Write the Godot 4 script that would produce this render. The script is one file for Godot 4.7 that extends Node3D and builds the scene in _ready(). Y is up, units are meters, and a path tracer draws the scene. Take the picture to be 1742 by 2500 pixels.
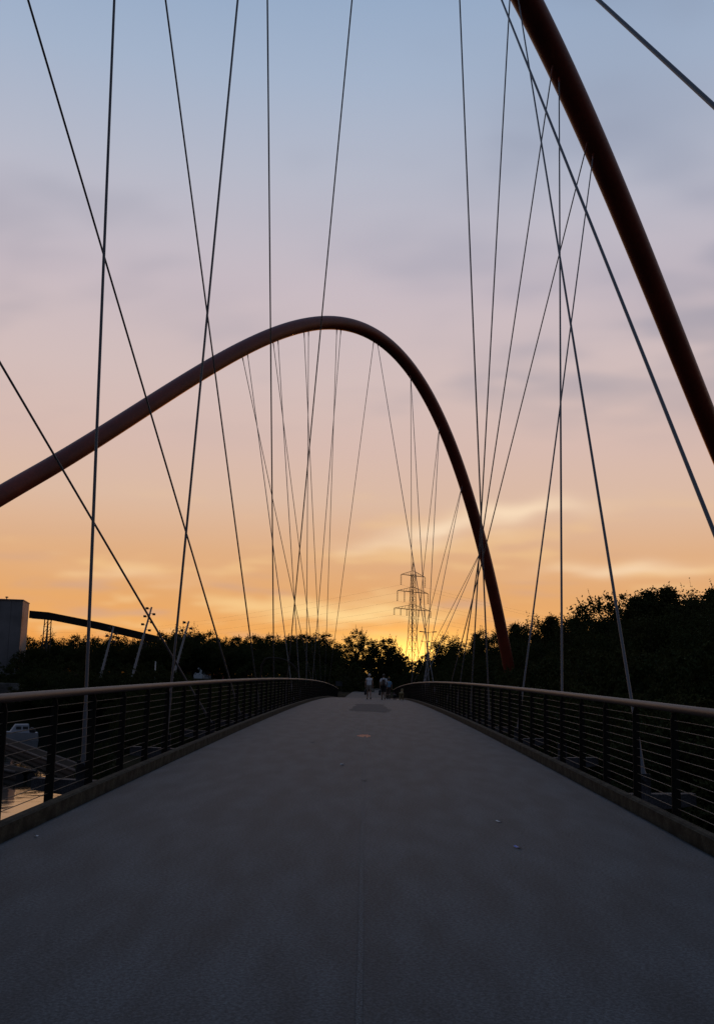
extends Node3D
# Footbridge with two red tube arches at dusk. Positions are metres: x right, y up, forward along the deck is -z.
# Helper coordinates "s" below run forward along the bridge (s = -z).

var rng := RandomNumberGenerator.new()
var M := {}
var used := {}

func W(x: float, y: float, s: float) -> Vector3:
	return Vector3(x, y, -s)

func deck_y(s: float) -> float:
	return 0.0136745 * s - 0.000181298 * s * s

# ---------------------------------------------------------------- mesh builder
class Shape:
	var v := PackedVector3Array()
	var n := PackedVector3Array()
	var u := PackedVector2Array()
	var i := PackedInt32Array()
	func tri(a: Vector3, b: Vector3, c: Vector3, na: Vector3, nb: Vector3, nc: Vector3) -> void:
		var k := v.size()
		v.append(a); v.append(b); v.append(c)
		n.append(na); n.append(nb); n.append(nc)
		u.append(Vector2(a.x, a.z)); u.append(Vector2(b.x, b.z)); u.append(Vector2(c.x, c.z))
		if (b - a).cross(c - a).dot(na + nb + nc) > 0.0:
			i.append(k); i.append(k + 2); i.append(k + 1)
		else:
			i.append(k); i.append(k + 1); i.append(k + 2)
	func quad(a: Vector3, b: Vector3, c: Vector3, d: Vector3, nn: Vector3) -> void:
		tri(a, b, c, nn, nn, nn)
		tri(a, c, d, nn, nn, nn)
	func hexa(p: Array) -> void:   # eight corners: 0-3 bottom ring, 4-7 top ring
		var mid := Vector3.ZERO
		for q in p: mid += q
		mid /= 8.0
		for f in [[0, 1, 2, 3], [4, 5, 6, 7], [0, 1, 5, 4], [1, 2, 6, 5], [2, 3, 7, 6], [3, 0, 4, 7]]:
			var a: Vector3 = p[f[0]]; var b: Vector3 = p[f[1]]; var c: Vector3 = p[f[2]]; var d: Vector3 = p[f[3]]
			var nn := (c - a).cross(d - b).normalized()
			if nn.dot((a + b + c + d) / 4.0 - mid) < 0.0: nn = -nn
			quad(a, b, c, d, nn)
	func box(c: Vector3, h: Vector3, basis := Basis.IDENTITY) -> void:   # centre and half sizes
		var p := []
		for y in [-1, 1]:
			for q in [[-1, -1], [1, -1], [1, 1], [-1, 1]]:
				p.append(c + basis * Vector3(q[0] * h.x, y * h.y, q[1] * h.z))
		hexa(p)
	func bevel_box(c: Vector3, h: Vector3, e: float, basis := Basis.IDENTITY) -> void:   # box with chamfered edges
		var pts := []
		var hx := [Vector3(h.x, h.y - e, h.z - e), Vector3(h.x - e, h.y, h.z - e), Vector3(h.x - e, h.y - e, h.z)]
		for ax in 3:
			for sg in [-1.0, 1.0]:
				var o := Vector3.ZERO; o[ax] = sg
				var a1 := (ax + 1) % 3; var a2 := (ax + 2) % 3
				var f := []
				for q in [[-1, -1], [1, -1], [1, 1], [-1, 1]]:
					var t := Vector3.ZERO
					t[ax] = sg * h[ax]; t[a1] = q[0] * (h[a1] - e); t[a2] = q[1] * (h[a2] - e)
					f.append(c + basis * t)
				quad(f[0], f[1], f[2], f[3], basis * o)
		for ax in 3:
			var a1 := (ax + 1) % 3; var a2 := (ax + 2) % 3
			for q in [[-1, -1], [1, -1], [1, 1], [-1, 1]]:
				var f := []
				for k in [[-1, 0], [1, 0], [1, 1], [-1, 1]]:
					var t := Vector3.ZERO
					t[ax] = k[0] * (h[ax] - e)
					t[a1] = q[0] * (h[a1] if k[1] == 0 else h[a1] - e)
					t[a2] = q[1] * (h[a2] - e if k[1] == 0 else h[a2])
					f.append(c + basis * t)
				var nn := Vector3.ZERO; nn[a1] = q[0]; nn[a2] = q[1]
				quad(f[0], f[1], f[2], f[3], basis * nn.normalized())
		for x in [-1, 1]:
			for y in [-1, 1]:
				for z in [-1, 1]:
					var nn := Vector3(x, y, z).normalized()
					var t0 := Vector3(x * hx[0].x, y * hx[0].y, z * hx[0].z)
					var t1 := Vector3(x * hx[1].x, y * hx[1].y, z * hx[1].z)
					var t2 := Vector3(x * hx[2].x, y * hx[2].y, z * hx[2].z)
					tri(c + basis * t0, c + basis * t1, c + basis * t2, basis * nn, basis * nn, basis * nn)
	func bar(a: Vector3, b: Vector3, w: float, h := -1.0) -> void:   # square bar
		var d := (b - a).normalized()
		var side := d.cross(Vector3.UP if absf(d.y) < 0.95 else Vector3.RIGHT).normalized()
		var up := side.cross(d)
		box((a + b) * 0.5, Vector3(w, w if h < 0.0 else h, (b - a).length()) * 0.5, Basis(side, up, -d))
	func tube(path: Array, rad, sides := 8, caps := true) -> void:
		var k0 := v.size()
		var m := path.size()
		var d0: Vector3 = (path[1] - path[0]).normalized()
		var side := d0.cross(Vector3.UP if absf(d0.y) < 0.9 else Vector3.RIGHT).normalized()
		for j in m:
			var d: Vector3 = (path[mini(j + 1, m - 1)] - path[maxi(j - 1, 0)]).normalized()
			side = (side - d * side.dot(d)).normalized()
			var up := side.cross(d)
			var r: float = rad[j] if rad is Array else rad
			for q in sides:
				var a := TAU * q / sides
				var nn := side * cos(a) + up * sin(a)
				v.append(path[j] + nn * r); n.append(nn); u.append(Vector2(float(q) / sides, j))
		for j in m - 1:
			for q in sides:
				var a := k0 + j * sides + q
				var b := k0 + j * sides + (q + 1) % sides
				var c := a + sides
				var e := b + sides
				if (v[b] - v[a]).cross(v[c] - v[a]).dot(n[a]) > 0.0:
					i.append(a); i.append(c); i.append(b); i.append(b); i.append(c); i.append(e)
				else:
					i.append(a); i.append(b); i.append(c); i.append(b); i.append(e); i.append(c)
		if caps:
			for j in [0, m - 1]:
				var d: Vector3 = (path[1] - path[0]).normalized() * -1.0 if j == 0 else (path[m - 1] - path[m - 2]).normalized()
				for q in range(1, sides - 1):
					tri(v[k0 + j * sides], v[k0 + j * sides + q], v[k0 + j * sides + q + 1], d, d, d)
	func lathe(prof: Array, c: Vector3, sides := 12) -> void:   # prof: [radius, height]
		for j in prof.size() - 1:
			var r0: float = prof[j][0]; var y0: float = prof[j][1]; var r1: float = prof[j + 1][0]; var y1: float = prof[j + 1][1]
			for q in sides:
				var a := TAU * q / sides; var b := TAU * (q + 1) / sides
				var da := Vector3(cos(a), 0, sin(a)); var db := Vector3(cos(b), 0, sin(b))
				var na := (da * (y1 - y0) + Vector3.UP * (r0 - r1)).normalized()
				var nb := (db * (y1 - y0) + Vector3.UP * (r0 - r1)).normalized()
				tri(c + da * r0 + Vector3.UP * y0, c + db * r0 + Vector3.UP * y0, c + db * r1 + Vector3.UP * y1, na, nb, nb)
				tri(c + da * r0 + Vector3.UP * y0, c + db * r1 + Vector3.UP * y1, c + da * r1 + Vector3.UP * y1, na, nb, na)
	func mesh() -> ArrayMesh:
		var a := []
		a.resize(Mesh.ARRAY_MAX)
		a[Mesh.ARRAY_VERTEX] = v; a[Mesh.ARRAY_NORMAL] = n; a[Mesh.ARRAY_TEX_UV] = u; a[Mesh.ARRAY_INDEX] = i
		var am := ArrayMesh.new()
		am.add_surface_from_arrays(Mesh.PRIMITIVE_TRIANGLES, a)
		return am

func numbered(called: String) -> String:
	used[called] = used.get(called, -1) + 1
	return called if used[called] == 0 else "%s_%03d" % [called, used[called]]

func put(called: String, m: Mesh, material: Material, parent: Node, at := Transform3D.IDENTITY) -> MeshInstance3D:
	var o := MeshInstance3D.new()
	o.mesh = m; o.material_override = material
	o.name = numbered(called) if parent == self else called
	o.transform = at
	parent.add_child(o, true)
	return o

func thing(called: String, label: String, category: String, at := Vector3.ZERO, turn := 0.0, group := "") -> Node3D:
	var o := Node3D.new()
	o.name = numbered(called)
	add_child(o)
	o.position = at; o.rotation.y = turn
	tag(o, label, category, group)
	return o

func tag(o: Node, label: String, category: String, group := "") -> void:
	o.set_meta("label", label); o.set_meta("category", category)
	if group: o.set_meta("group", group)

func structure(called: String, m: Mesh, material: Material) -> MeshInstance3D:
	var o := put(called, m, material, self)
	o.set_meta("kind", "structure")
	return o

func part_node(called: String, parent: Node) -> Node3D:
	var o := Node3D.new(); o.name = called; parent.add_child(o, true); return o

# ---------------------------------------------------------------- materials
func mat(r: float, g: float, b: float, rough := 0.8, metal := 0.0) -> StandardMaterial3D:
	var m := StandardMaterial3D.new()
	m.albedo_color = Color(r, g, b).linear_to_srgb()
	m.roughness = rough; m.metallic = metal
	return m

func noise_tex(freq: float, lo: float, hi: float, seed_: int, size := 512, octaves := 4, spread := 0.36) -> NoiseTexture2D:
	var f := FastNoiseLite.new()
	f.seed = seed_; f.frequency = freq; f.fractal_octaves = octaves
	var t := NoiseTexture2D.new()
	t.width = size; t.height = size; t.seamless = true; t.noise = f
	var g := Gradient.new()
	g.set_color(0, Color(lo, lo, lo)); g.set_color(1, Color(hi, hi, hi))
	g.set_offset(0, 0.5 - spread); g.set_offset(1, 0.5 + spread)
	t.color_ramp = g
	return t

func grainy(m: StandardMaterial3D, scale: float, freq: float, lo: float, hi: float, seed_: int, bump := 0.0) -> StandardMaterial3D:
	m.albedo_texture = noise_tex(freq, lo, hi, seed_)
	m.uv1_triplanar = true; m.uv1_world_triplanar = true
	m.uv1_scale = Vector3.ONE * scale
	if bump > 0.0:
		m.heightmap_enabled = true; m.heightmap_texture = m.albedo_texture; m.heightmap_scale = bump
	return m

func patchy(m: StandardMaterial3D, scale: float, lo: float, seed_: int, freq := 0.006) -> StandardMaterial3D:
	m.detail_enabled = true; m.detail_blend_mode = BaseMaterial3D.BLEND_MODE_MUL
	m.detail_albedo = noise_tex(freq, lo, 1.0, seed_, 512, 5)
	m.detail_uv_layer = BaseMaterial3D.DETAIL_UV_2
	m.uv2_triplanar = true; m.uv2_world_triplanar = true; m.uv2_scale = Vector3.ONE * scale
	return m

func make_materials() -> void:
	M.asphalt = patchy(grainy(mat(0.105, 0.135, 0.157, 0.6), 0.5, 0.34, 0.3, 1.0, 11, 0.1), 0.083, 0.42, 12, 0.012)
	M.asphalt.metallic_specular = 0.16
	var speck := noise_tex(0.13, 0.58, 1.0, 11, 1024, 4, 0.3)
	(speck.noise as FastNoiseLite).fractal_gain = 0.92
	M.asphalt.albedo_texture = speck; M.asphalt.heightmap_texture = speck
	M.asphalt.uv1_scale = Vector3.ONE * 0.24
	M.asphalt.uv2_scale = Vector3(0.2, 0.2, 0.05)
	M.asphalt.detail_albedo = noise_tex(0.012, 0.85, 1.0, 12, 1024, 4, 0.3)
	M.joint = grainy(mat(0.155, 0.198, 0.228, 0.62), 0.5, 0.3, 0.3, 1.0, 47)
	M.joint.metallic_specular = 0.16
	M.patch = grainy(mat(0.08, 0.108, 0.13, 0.7), 0.5, 0.34, 0.35, 1.0, 13, 0.1)
	M.patch.metallic_specular = 0.16
	M.path = patchy(grainy(mat(0.07, 0.07, 0.065, 0.85), 0.4, 0.2, 0.6, 1.0, 14), 0.06, 0.6, 15)
	M.kerb = patchy(grainy(mat(0.08, 0.077, 0.056, 0.9), 1.3, 0.05, 0.7, 1.0, 16, 0.1), 0.35, 0.6, 17, 0.02)
	M.red = patchy(grainy(mat(0.28, 0.044, 0.018, 0.5), 0.3, 0.03, 0.82, 1.0, 18), 0.11, 0.75, 19)
	M.steel = grainy(mat(0.12, 0.12, 0.132, 0.55), 2.0, 0.05, 0.75, 1.0, 20)
	M.sleeve = grainy(mat(0.11, 0.11, 0.125, 0.6), 2.0, 0.05, 0.75, 1.0, 21)
	M.handrail = grainy(mat(0.11, 0.085, 0.077, 0.55, 0.1), 3.0, 0.35, 0.3, 1.0, 22, 0.06)
	M.post = grainy(mat(0.022, 0.02, 0.017, 0.85), 2.0, 0.08, 0.7, 1.0, 23)
	M.post.metallic_specular = 0.2
	M.wire = mat(0.035, 0.03, 0.02, 0.6)
	M.beam = patchy(grainy(mat(0.1, 0.1, 0.11, 0.7), 1.0, 0.05, 0.7, 1.0, 24), 0.3, 0.6, 25)
	M.concrete = patchy(grainy(mat(0.26, 0.255, 0.24, 0.9), 0.5, 0.06, 0.75, 1.0, 26, 0.3), 0.09, 0.6, 27)
	M.ground = patchy(grainy(mat(0.032, 0.04, 0.018, 1.0), 0.3, 0.12, 0.45, 1.0, 28, 1.0), 0.03, 0.5, 29)
	M.ground.metallic_specular = 0.1
	M.bark = grainy(mat(0.06, 0.05, 0.04, 0.95), 1.5, 0.08, 0.5, 1.0, 30, 1.0)
	M.leaf = [mat(0.03, 0.036, 0.013, 0.9), mat(0.034, 0.036, 0.014, 0.9), mat(0.024, 0.032, 0.013, 0.9)]
	for l in M.leaf:
		l.metallic_specular = 0.08
		l.backlight_enabled = true; l.backlight = Color(0.012, 0.014, 0.004).linear_to_srgb()
	M.water = mat(0.012, 0.016, 0.014, 0.04)
	M.water.normal_enabled = true
	var wf := FastNoiseLite.new(); wf.seed = 31; wf.frequency = 0.012; wf.fractal_octaves = 3
	var wt := NoiseTexture2D.new(); wt.width = 512; wt.height = 512; wt.seamless = true; wt.noise = wf; wt.as_normal_map = true; wt.bump_strength = 1.2
	M.water.normal_texture = wt; M.water.normal_scale = 0.12
	M.water.uv1_triplanar = true; M.water.uv1_world_triplanar = true; M.water.uv1_scale = Vector3.ONE * 0.09
	M.clad = patchy(grainy(mat(0.24, 0.24, 0.25, 0.7), 0.25, 0.04, 0.85, 1.0, 32), 0.03, 0.75, 33)
	M.clad_dark = grainy(mat(0.05, 0.05, 0.055, 0.8), 0.25, 0.04, 0.7, 1.0, 34)
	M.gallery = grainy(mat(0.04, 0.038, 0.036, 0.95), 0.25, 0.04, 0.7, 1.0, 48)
	M.plank = grainy(mat(0.032, 0.03, 0.028, 0.95), 1.0, 0.06, 0.6, 1.0, 49)
	M.gallery.metallic_specular = 0.1
	M.boat = grainy(mat(0.4, 0.43, 0.48, 0.7), 1.0, 0.04, 0.85, 1.0, 51)
	M.plank.metallic_specular = 0.12; M.beam.metallic_specular = 0.2; M.kerb.metallic_specular = 0.25
	M.rust = grainy(mat(0.05, 0.033, 0.022, 0.95), 1.0, 0.06, 0.5, 1.0, 50)
	M.white = grainy(mat(0.8, 0.82, 0.82, 0.7), 1.0, 0.04, 0.88, 1.0, 35)
	M.mast = grainy(mat(0.45, 0.45, 0.47, 0.6), 0.6, 0.05, 0.8, 1.0, 36)
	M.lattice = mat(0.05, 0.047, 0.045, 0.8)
	M.insulator = mat(0.09, 0.06, 0.05, 0.4)
	M.canvas_red = grainy(mat(0.4, 0.05, 0.04, 0.85), 1.0, 0.05, 0.8, 1.0, 37)
	M.skin = grainy(mat(0.34, 0.2, 0.14, 0.6), 6.0, 0.05, 0.9, 1.0, 38)
	M.cloth_white = grainy(mat(0.8, 0.82, 0.84, 0.9), 8.0, 0.06, 0.82, 1.0, 39)
	M.cloth_blue = grainy(mat(0.2, 0.36, 0.52, 0.9), 8.0, 0.06, 0.8, 1.0, 40)
	M.cloth_dark = grainy(mat(0.025, 0.025, 0.03, 0.9), 8.0, 0.06, 0.7, 1.0, 41)
	M.cloth_brown = grainy(mat(0.09, 0.055, 0.04, 0.9), 8.0, 0.06, 0.7, 1.0, 42)
	M.cloth_sand = grainy(mat(0.3, 0.25, 0.2, 0.9), 8.0, 0.06, 0.8, 1.0, 43)
	M.hair_white = mat(0.6, 0.56, 0.5, 0.7)
	M.hair_dark = mat(0.025, 0.018, 0.014, 0.6)
	M.fur_gold = grainy(mat(0.36, 0.27, 0.12, 0.85), 9.0, 0.09, 0.55, 1.0, 44)
	M.fur_black = grainy(mat(0.02, 0.018, 0.016, 0.8), 9.0, 0.09, 0.55, 1.0, 45)
	M.orange_paint = grainy(mat(0.72, 0.2, 0.06, 0.7), 3.0, 0.1, 0.7, 1.0, 46)
	M.paper = mat(0.72, 0.75, 0.76, 0.8)
	M.blue_foil = mat(0.05, 0.12, 0.5, 0.35)
	M.dead_leaf = mat(0.035, 0.025, 0.018, 0.85)

# ---------------------------------------------------------------- sky
func sky_image() -> Image:
	var w := 2048; var h := 1024
	var im := Image.create(w, h, false, Image.FORMAT_RGBF)
	# colour of the western sky by elevation in degrees (as seen, sRGB)
	var stops := [[-90.0, Color8(30, 28, 26)], [-1.0, Color8(70, 52, 36)], [0.0, Color8(238, 150, 62)], [1.2, Color8(242, 160, 74)], [2.6, Color8(238, 168, 94)], [4.5, Color8(229, 169, 110)], [7.0, Color8(224, 175, 132)],
		[10.0, Color8(220, 186, 163)], [13.0, Color8(215, 186, 175)], [17.0, Color8(210, 189, 186)], [22.0, Color8(200, 187, 194)], [28.0, Color8(182, 185, 200)], [33.0, Color8(164, 179, 202)], [38.0, Color8(146, 168, 197)], [55.0, Color8(98, 130, 172)], [90.0, Color8(64, 92, 134)]]
	var row := []
	for y in h:
		var e := 90.0 - (y + 0.5) / h * 180.0
		var c := Color.BLACK
		for k in stops.size() - 1:
			if e >= stops[k][0] and e <= stops[k + 1][0]:
				var t: float = (e - stops[k][0]) / (stops[k + 1][0] - stops[k][0])
				c = (stops[k][1] as Color).srgb_to_linear().lerp((stops[k + 1][1] as Color).srgb_to_linear(), t)
		row.append(c)
	var nz := FastNoiseLite.new(); nz.seed = 5; nz.frequency = 1.0; nz.fractal_octaves = 4
	var nb := FastNoiseLite.new(); nb.seed = 9; nb.frequency = 1.0; nb.fractal_octaves = 3
	for y in h:
		var e := 90.0 - (y + 0.5) / h * 180.0
		if e <= -1.0:
			im.fill_rect(Rect2i(0, y, w, 1), row[y])
			continue
		for x in w:
			var az := wrapf((x + 0.5) / w * 360.0, -180.0, 180.0)     # 0 is straight ahead along the bridge
			var c: Color = row[y]
			if e > -1.0:
				var da := absf(az - 2.6)
				var ca := cos(deg_to_rad(minf(da, 180.0)))
				var away := 1.0 - (ca * 0.5 + 0.5)           # 0 at the sun's side, 1 opposite
				var side := smoothstep(0.05, 0.55, away) * (1.0 - smoothstep(45.0, 90.0, e))
				var cool := Color(0.055, 0.08, 0.13).lerp(Color(0.075, 0.07, 0.085), clampf(1.0 - e / 14.0, 0.0, 1.0))
				c = c.lerp(cool, side * 0.93)
				var front := 1.0 - smoothstep(0.0, 0.25, away)
				# soft cloud sheets, flattened towards the horizon
				var q := 1.0 / (sin(deg_to_rad(maxf(e, 0.0))) + 0.10)
				var px := sin(deg_to_rad(az)) * q; var pz := cos(deg_to_rad(az)) * q
				var n1 := nz.get_noise_3d(px * 0.55 + 3.0, pz * 0.9, 0.3)
				var n2 := nb.get_noise_3d(px * 2.1 + pz * 0.5, pz * 3.4, 4.1)
				if e > 12.0:
					var grey := smoothstep(-0.15, 0.4, n1 + 0.5 * n2) * 0.36 * smoothstep(12.0, 18.0, e)
					c = c.lerp(Color(0.22, 0.245, 0.33), grey * (0.75 + 0.6 * smoothstep(-4.0, 18.0, az)))
					for s in [[15.0, 30.0, 9.0, 5.0, 0.55], [10.0, 22.5, 8.0, 2.6, 0.4], [-9.0, 20.0, 5.0, 1.6, 0.3], [3.0, 25.0, 7.0, 2.0, 0.3]]:
						var cx: float = (az - s[0]) / s[2]; var cy: float = (e - s[1]) / s[3] + n2 * 0.9
						c = c.lerp(Color(0.21, 0.25, 0.36), clampf(exp(-cx * cx - cy * cy) * s[4] * (0.75 + 0.9 * n1 + 0.6 * n2), 0.0, 0.7))
				else:
					var streak := smoothstep(0.05, 0.45, n1 * 0.7 + n2 * 0.55)
					var amount := front * smoothstep(12.0, 6.0, e) * 0.5
					c = c.lerp(Color(0.93, 0.60, 0.28), streak * amount)
					var band := smoothstep(0.1, 0.5, -n1 * 0.6 + 0.6 * nb.get_noise_3d(px * 1.2, pz * 2.6, 9.0))
					c = c.lerp(Color(0.60, 0.37, 0.27), band * 0.6 * front * smoothstep(9.0, 4.0, e))
				# thin lit wisps in the west: [azimuth, elevation, half length, half height, tilt, strength]
				for s in [] if absf(az) > 30.0 or e > 14.0 else [[9.0, 9.7, 4.2, 0.5, 0.06, 1.35], [4.5, 8.6, 4.2, 0.55, 0.16, 1.05], [0.5, 7.6, 4.0, 0.4, 0.05, 0.4], [-1.0, 3.6, 7.5, 0.36, 0.012, 1.25], [-6.0, 4.1, 4.0, 0.25, 0.02, 0.4], [0.3, 1.95, 1.7, 0.14, 0.0, 1.3], [-2.6, 2.5, 2.6, 0.1, 0.0, 0.5], [0.5, 2.4, 0.9, 0.12, 0.0, 1.1], [14.0, 6.3, 6.0, 0.4, 0.03, 0.6], [-13.0, 5.4, 6.0, 0.5, -0.02, 0.25], [-15.0, 2.8, 5.0, 0.4, 0.02, 0.3]]:
					var dx: float = (az - s[0]) / s[2]
					if absf(dx) < 1.6:
						var dy: float = (e - s[1] - (az - s[0]) * s[4] - 0.18 * sin(az * 1.3)) / s[3] + n2 * 0.7
						var g: float = exp(-dx * dx * 2.0 - dy * dy) * s[5] * (0.7 + 0.6 * n1 + 0.5 * n2)
						c = c.lerp(Color(1.0, 0.68, 0.30) if s[1] < 5.0 else Color(0.95, 0.72, 0.5), clampf(g, 0.0, 0.9))
				# glow where the sun has just gone under
				var gx := (az - 1.4) / 8.5; var gy := (e - 0.7) / 1.8
				var glow := exp(-gx * gx - gy * gy)
				c = c.lerp(Color(1.1, 0.56, 0.13), glow * 0.85)
				gx = (az - 2.9) / 3.0; gy = (e - 1.2) / 1.1
				glow = exp(-gx * gx - gy * gy)
				c = c.lerp(Color(2.3, 1.25, 0.27), glow * 0.95)
			im.set_pixel(x, y, c)
	return im

# ---------------------------------------------------------------- arches
const TH := 0.670846
const ARCH_S := 87.8663
const MID_S := 59.3156
const T := [-16.1552, -12.7712, -9.0985, -4.86974, 0.404452, 5.66783, 10.644, 14.8706, 18.5542]

func arch_height(t: float) -> float:
	if t < -34.0:
		var q0 := -34.0 / 20.0
		var y0 := 32.7944 - 1.51525 * q0 - 13.8831 * q0 * q0 - 4.02082 * q0 * q0 * q0 - 0.174373 * q0 * q0 * q0 * q0
		return y0 + 0.715 * (t + 34.0) - 0.004 * (t + 34.0) * (t + 34.0)
	var q := t / 20.0
	return 32.7944 - 1.51525 * q - 13.8831 * q * q - 4.02082 * q * q * q - 0.174373 * q * q * q * q

func arch_point(t: float, near: bool) -> Vector3:   # x, y, s
	var p := Vector3(t * sin(TH), arch_height(t), ARCH_S + t * cos(TH))
	return Vector3(-p.x, p.y, 2.0 * MID_S - p.z) if near else p

# ---------------------------------------------------------------- terrain
var hill := FastNoiseLite.new()
func basin(x: float, s: float) -> float:   # how far inside the water's edge, negative on land
	var right := -17.5 - 0.2 * (s - 62.0) - x
	var left := x - (-17.5 - 0.2 * (s - 62.0) - 52.0)
	var end := 138.0 - s
	var dock := minf(minf(right, left), end)
	var canal := minf(30.0 - s, s + 16.0)
	return maxf(dock if s > -16.0 else canal, canal)

func ground_y(x: float, s: float) -> float:
	var b := basin(x, s)
	var y := -3.2 + 0.3 * hill.get_noise_2d(x * 4.0, s * 4.0)
	y += smoothstep(170.0, 265.0, s) * 3.6 * smoothstep(25.0, -20.0, x)
	y += smoothstep(25.0, 90.0, x) * 2.0
	var emb := smoothstep(104.0, 117.0, s) * (1.0 - smoothstep(5.0, 15.0, absf(x)))
	y = lerpf(y, -1.02, emb)
	y = lerpf(y, -0.75, smoothstep(-12.0, -22.0, s) * (1.0 - smoothstep(5.0, 12.0, absf(x))))
	var wet := smoothstep(-2.6, 1.2, b)
	return lerpf(y, -9.0, wet)

func build_setting() -> void:
	hill.seed = 3; hill.frequency = 0.02; hill.fractal_octaves = 4
	var xs := []; var ss := []
	var v := -2600.0
	while v < 2600.0:
		xs.append(v); v += 1.4 if absf(v) < 45.0 else (4.0 if absf(v) < 110.0 else (25.0 if absf(v) < 350.0 else 250.0))
	v = -600.0
	while v < 3000.0:
		ss.append(v); v += 1.4 if v > -25.0 and v < 125.0 else (6.0 if v > -60.0 and v < 330.0 else 120.0)
	var g := Shape.new()
	for s in ss:
		for x in xs:
			g.v.append(W(x, ground_y(x, s), s)); g.u.append(Vector2(x, s))
			var e := 1.0
			g.n.append(Vector3(ground_y(x - e, s) - ground_y(x + e, s), 2.0 * e, -(ground_y(x, s - e) - ground_y(x, s + e))).normalized())
	for j in ss.size() - 1:
		for k in xs.size() - 1:
			var a: int = j * xs.size() + k
			var b: int = a + xs.size()
			g.i.append_array(PackedInt32Array([a, b, a + 1, a + 1, b, b + 1]))
	structure("ground", g.mesh(), M.ground)
	var w := Shape.new()
	w.quad(W(-500, -6, -260), W(500, -6, -260), W(500, -6, 330), W(-500, -6, 330), Vector3.UP)
	structure("canal_water", w.mesh(), M.water)
	# path that goes on beyond the far end of the bridge, a slab with real edges
	var p := Shape.new()
	for k in 44:
		var s0 := 118.62 + k * 5.0; var s1 := s0 + 5.0
		var c0 := 4.0 * pow((s0 - 118.6) / 220.0, 2.0); var c1 := 4.0 * pow((s1 - 118.6) / 220.0, 2.0)
		p.hexa([W(c0 - 2.6, -1.25, s0), W(c0 + 2.6, -1.25, s0), W(c1 + 2.6, -1.25, s1), W(c1 - 2.6, -1.25, s1), W(c0 - 2.6, -0.94, s0), W(c0 + 2.6, -0.94, s0), W(c1 + 2.6, -0.94, s1), W(c1 - 2.6, -0.94, s1)])
	structure("path", p.mesh(), M.path)

# ---------------------------------------------------------------- bridge
const HALF := 3.035
const TOP := 2.9
const S0 := -20.0
const S1 := 118.6

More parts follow.
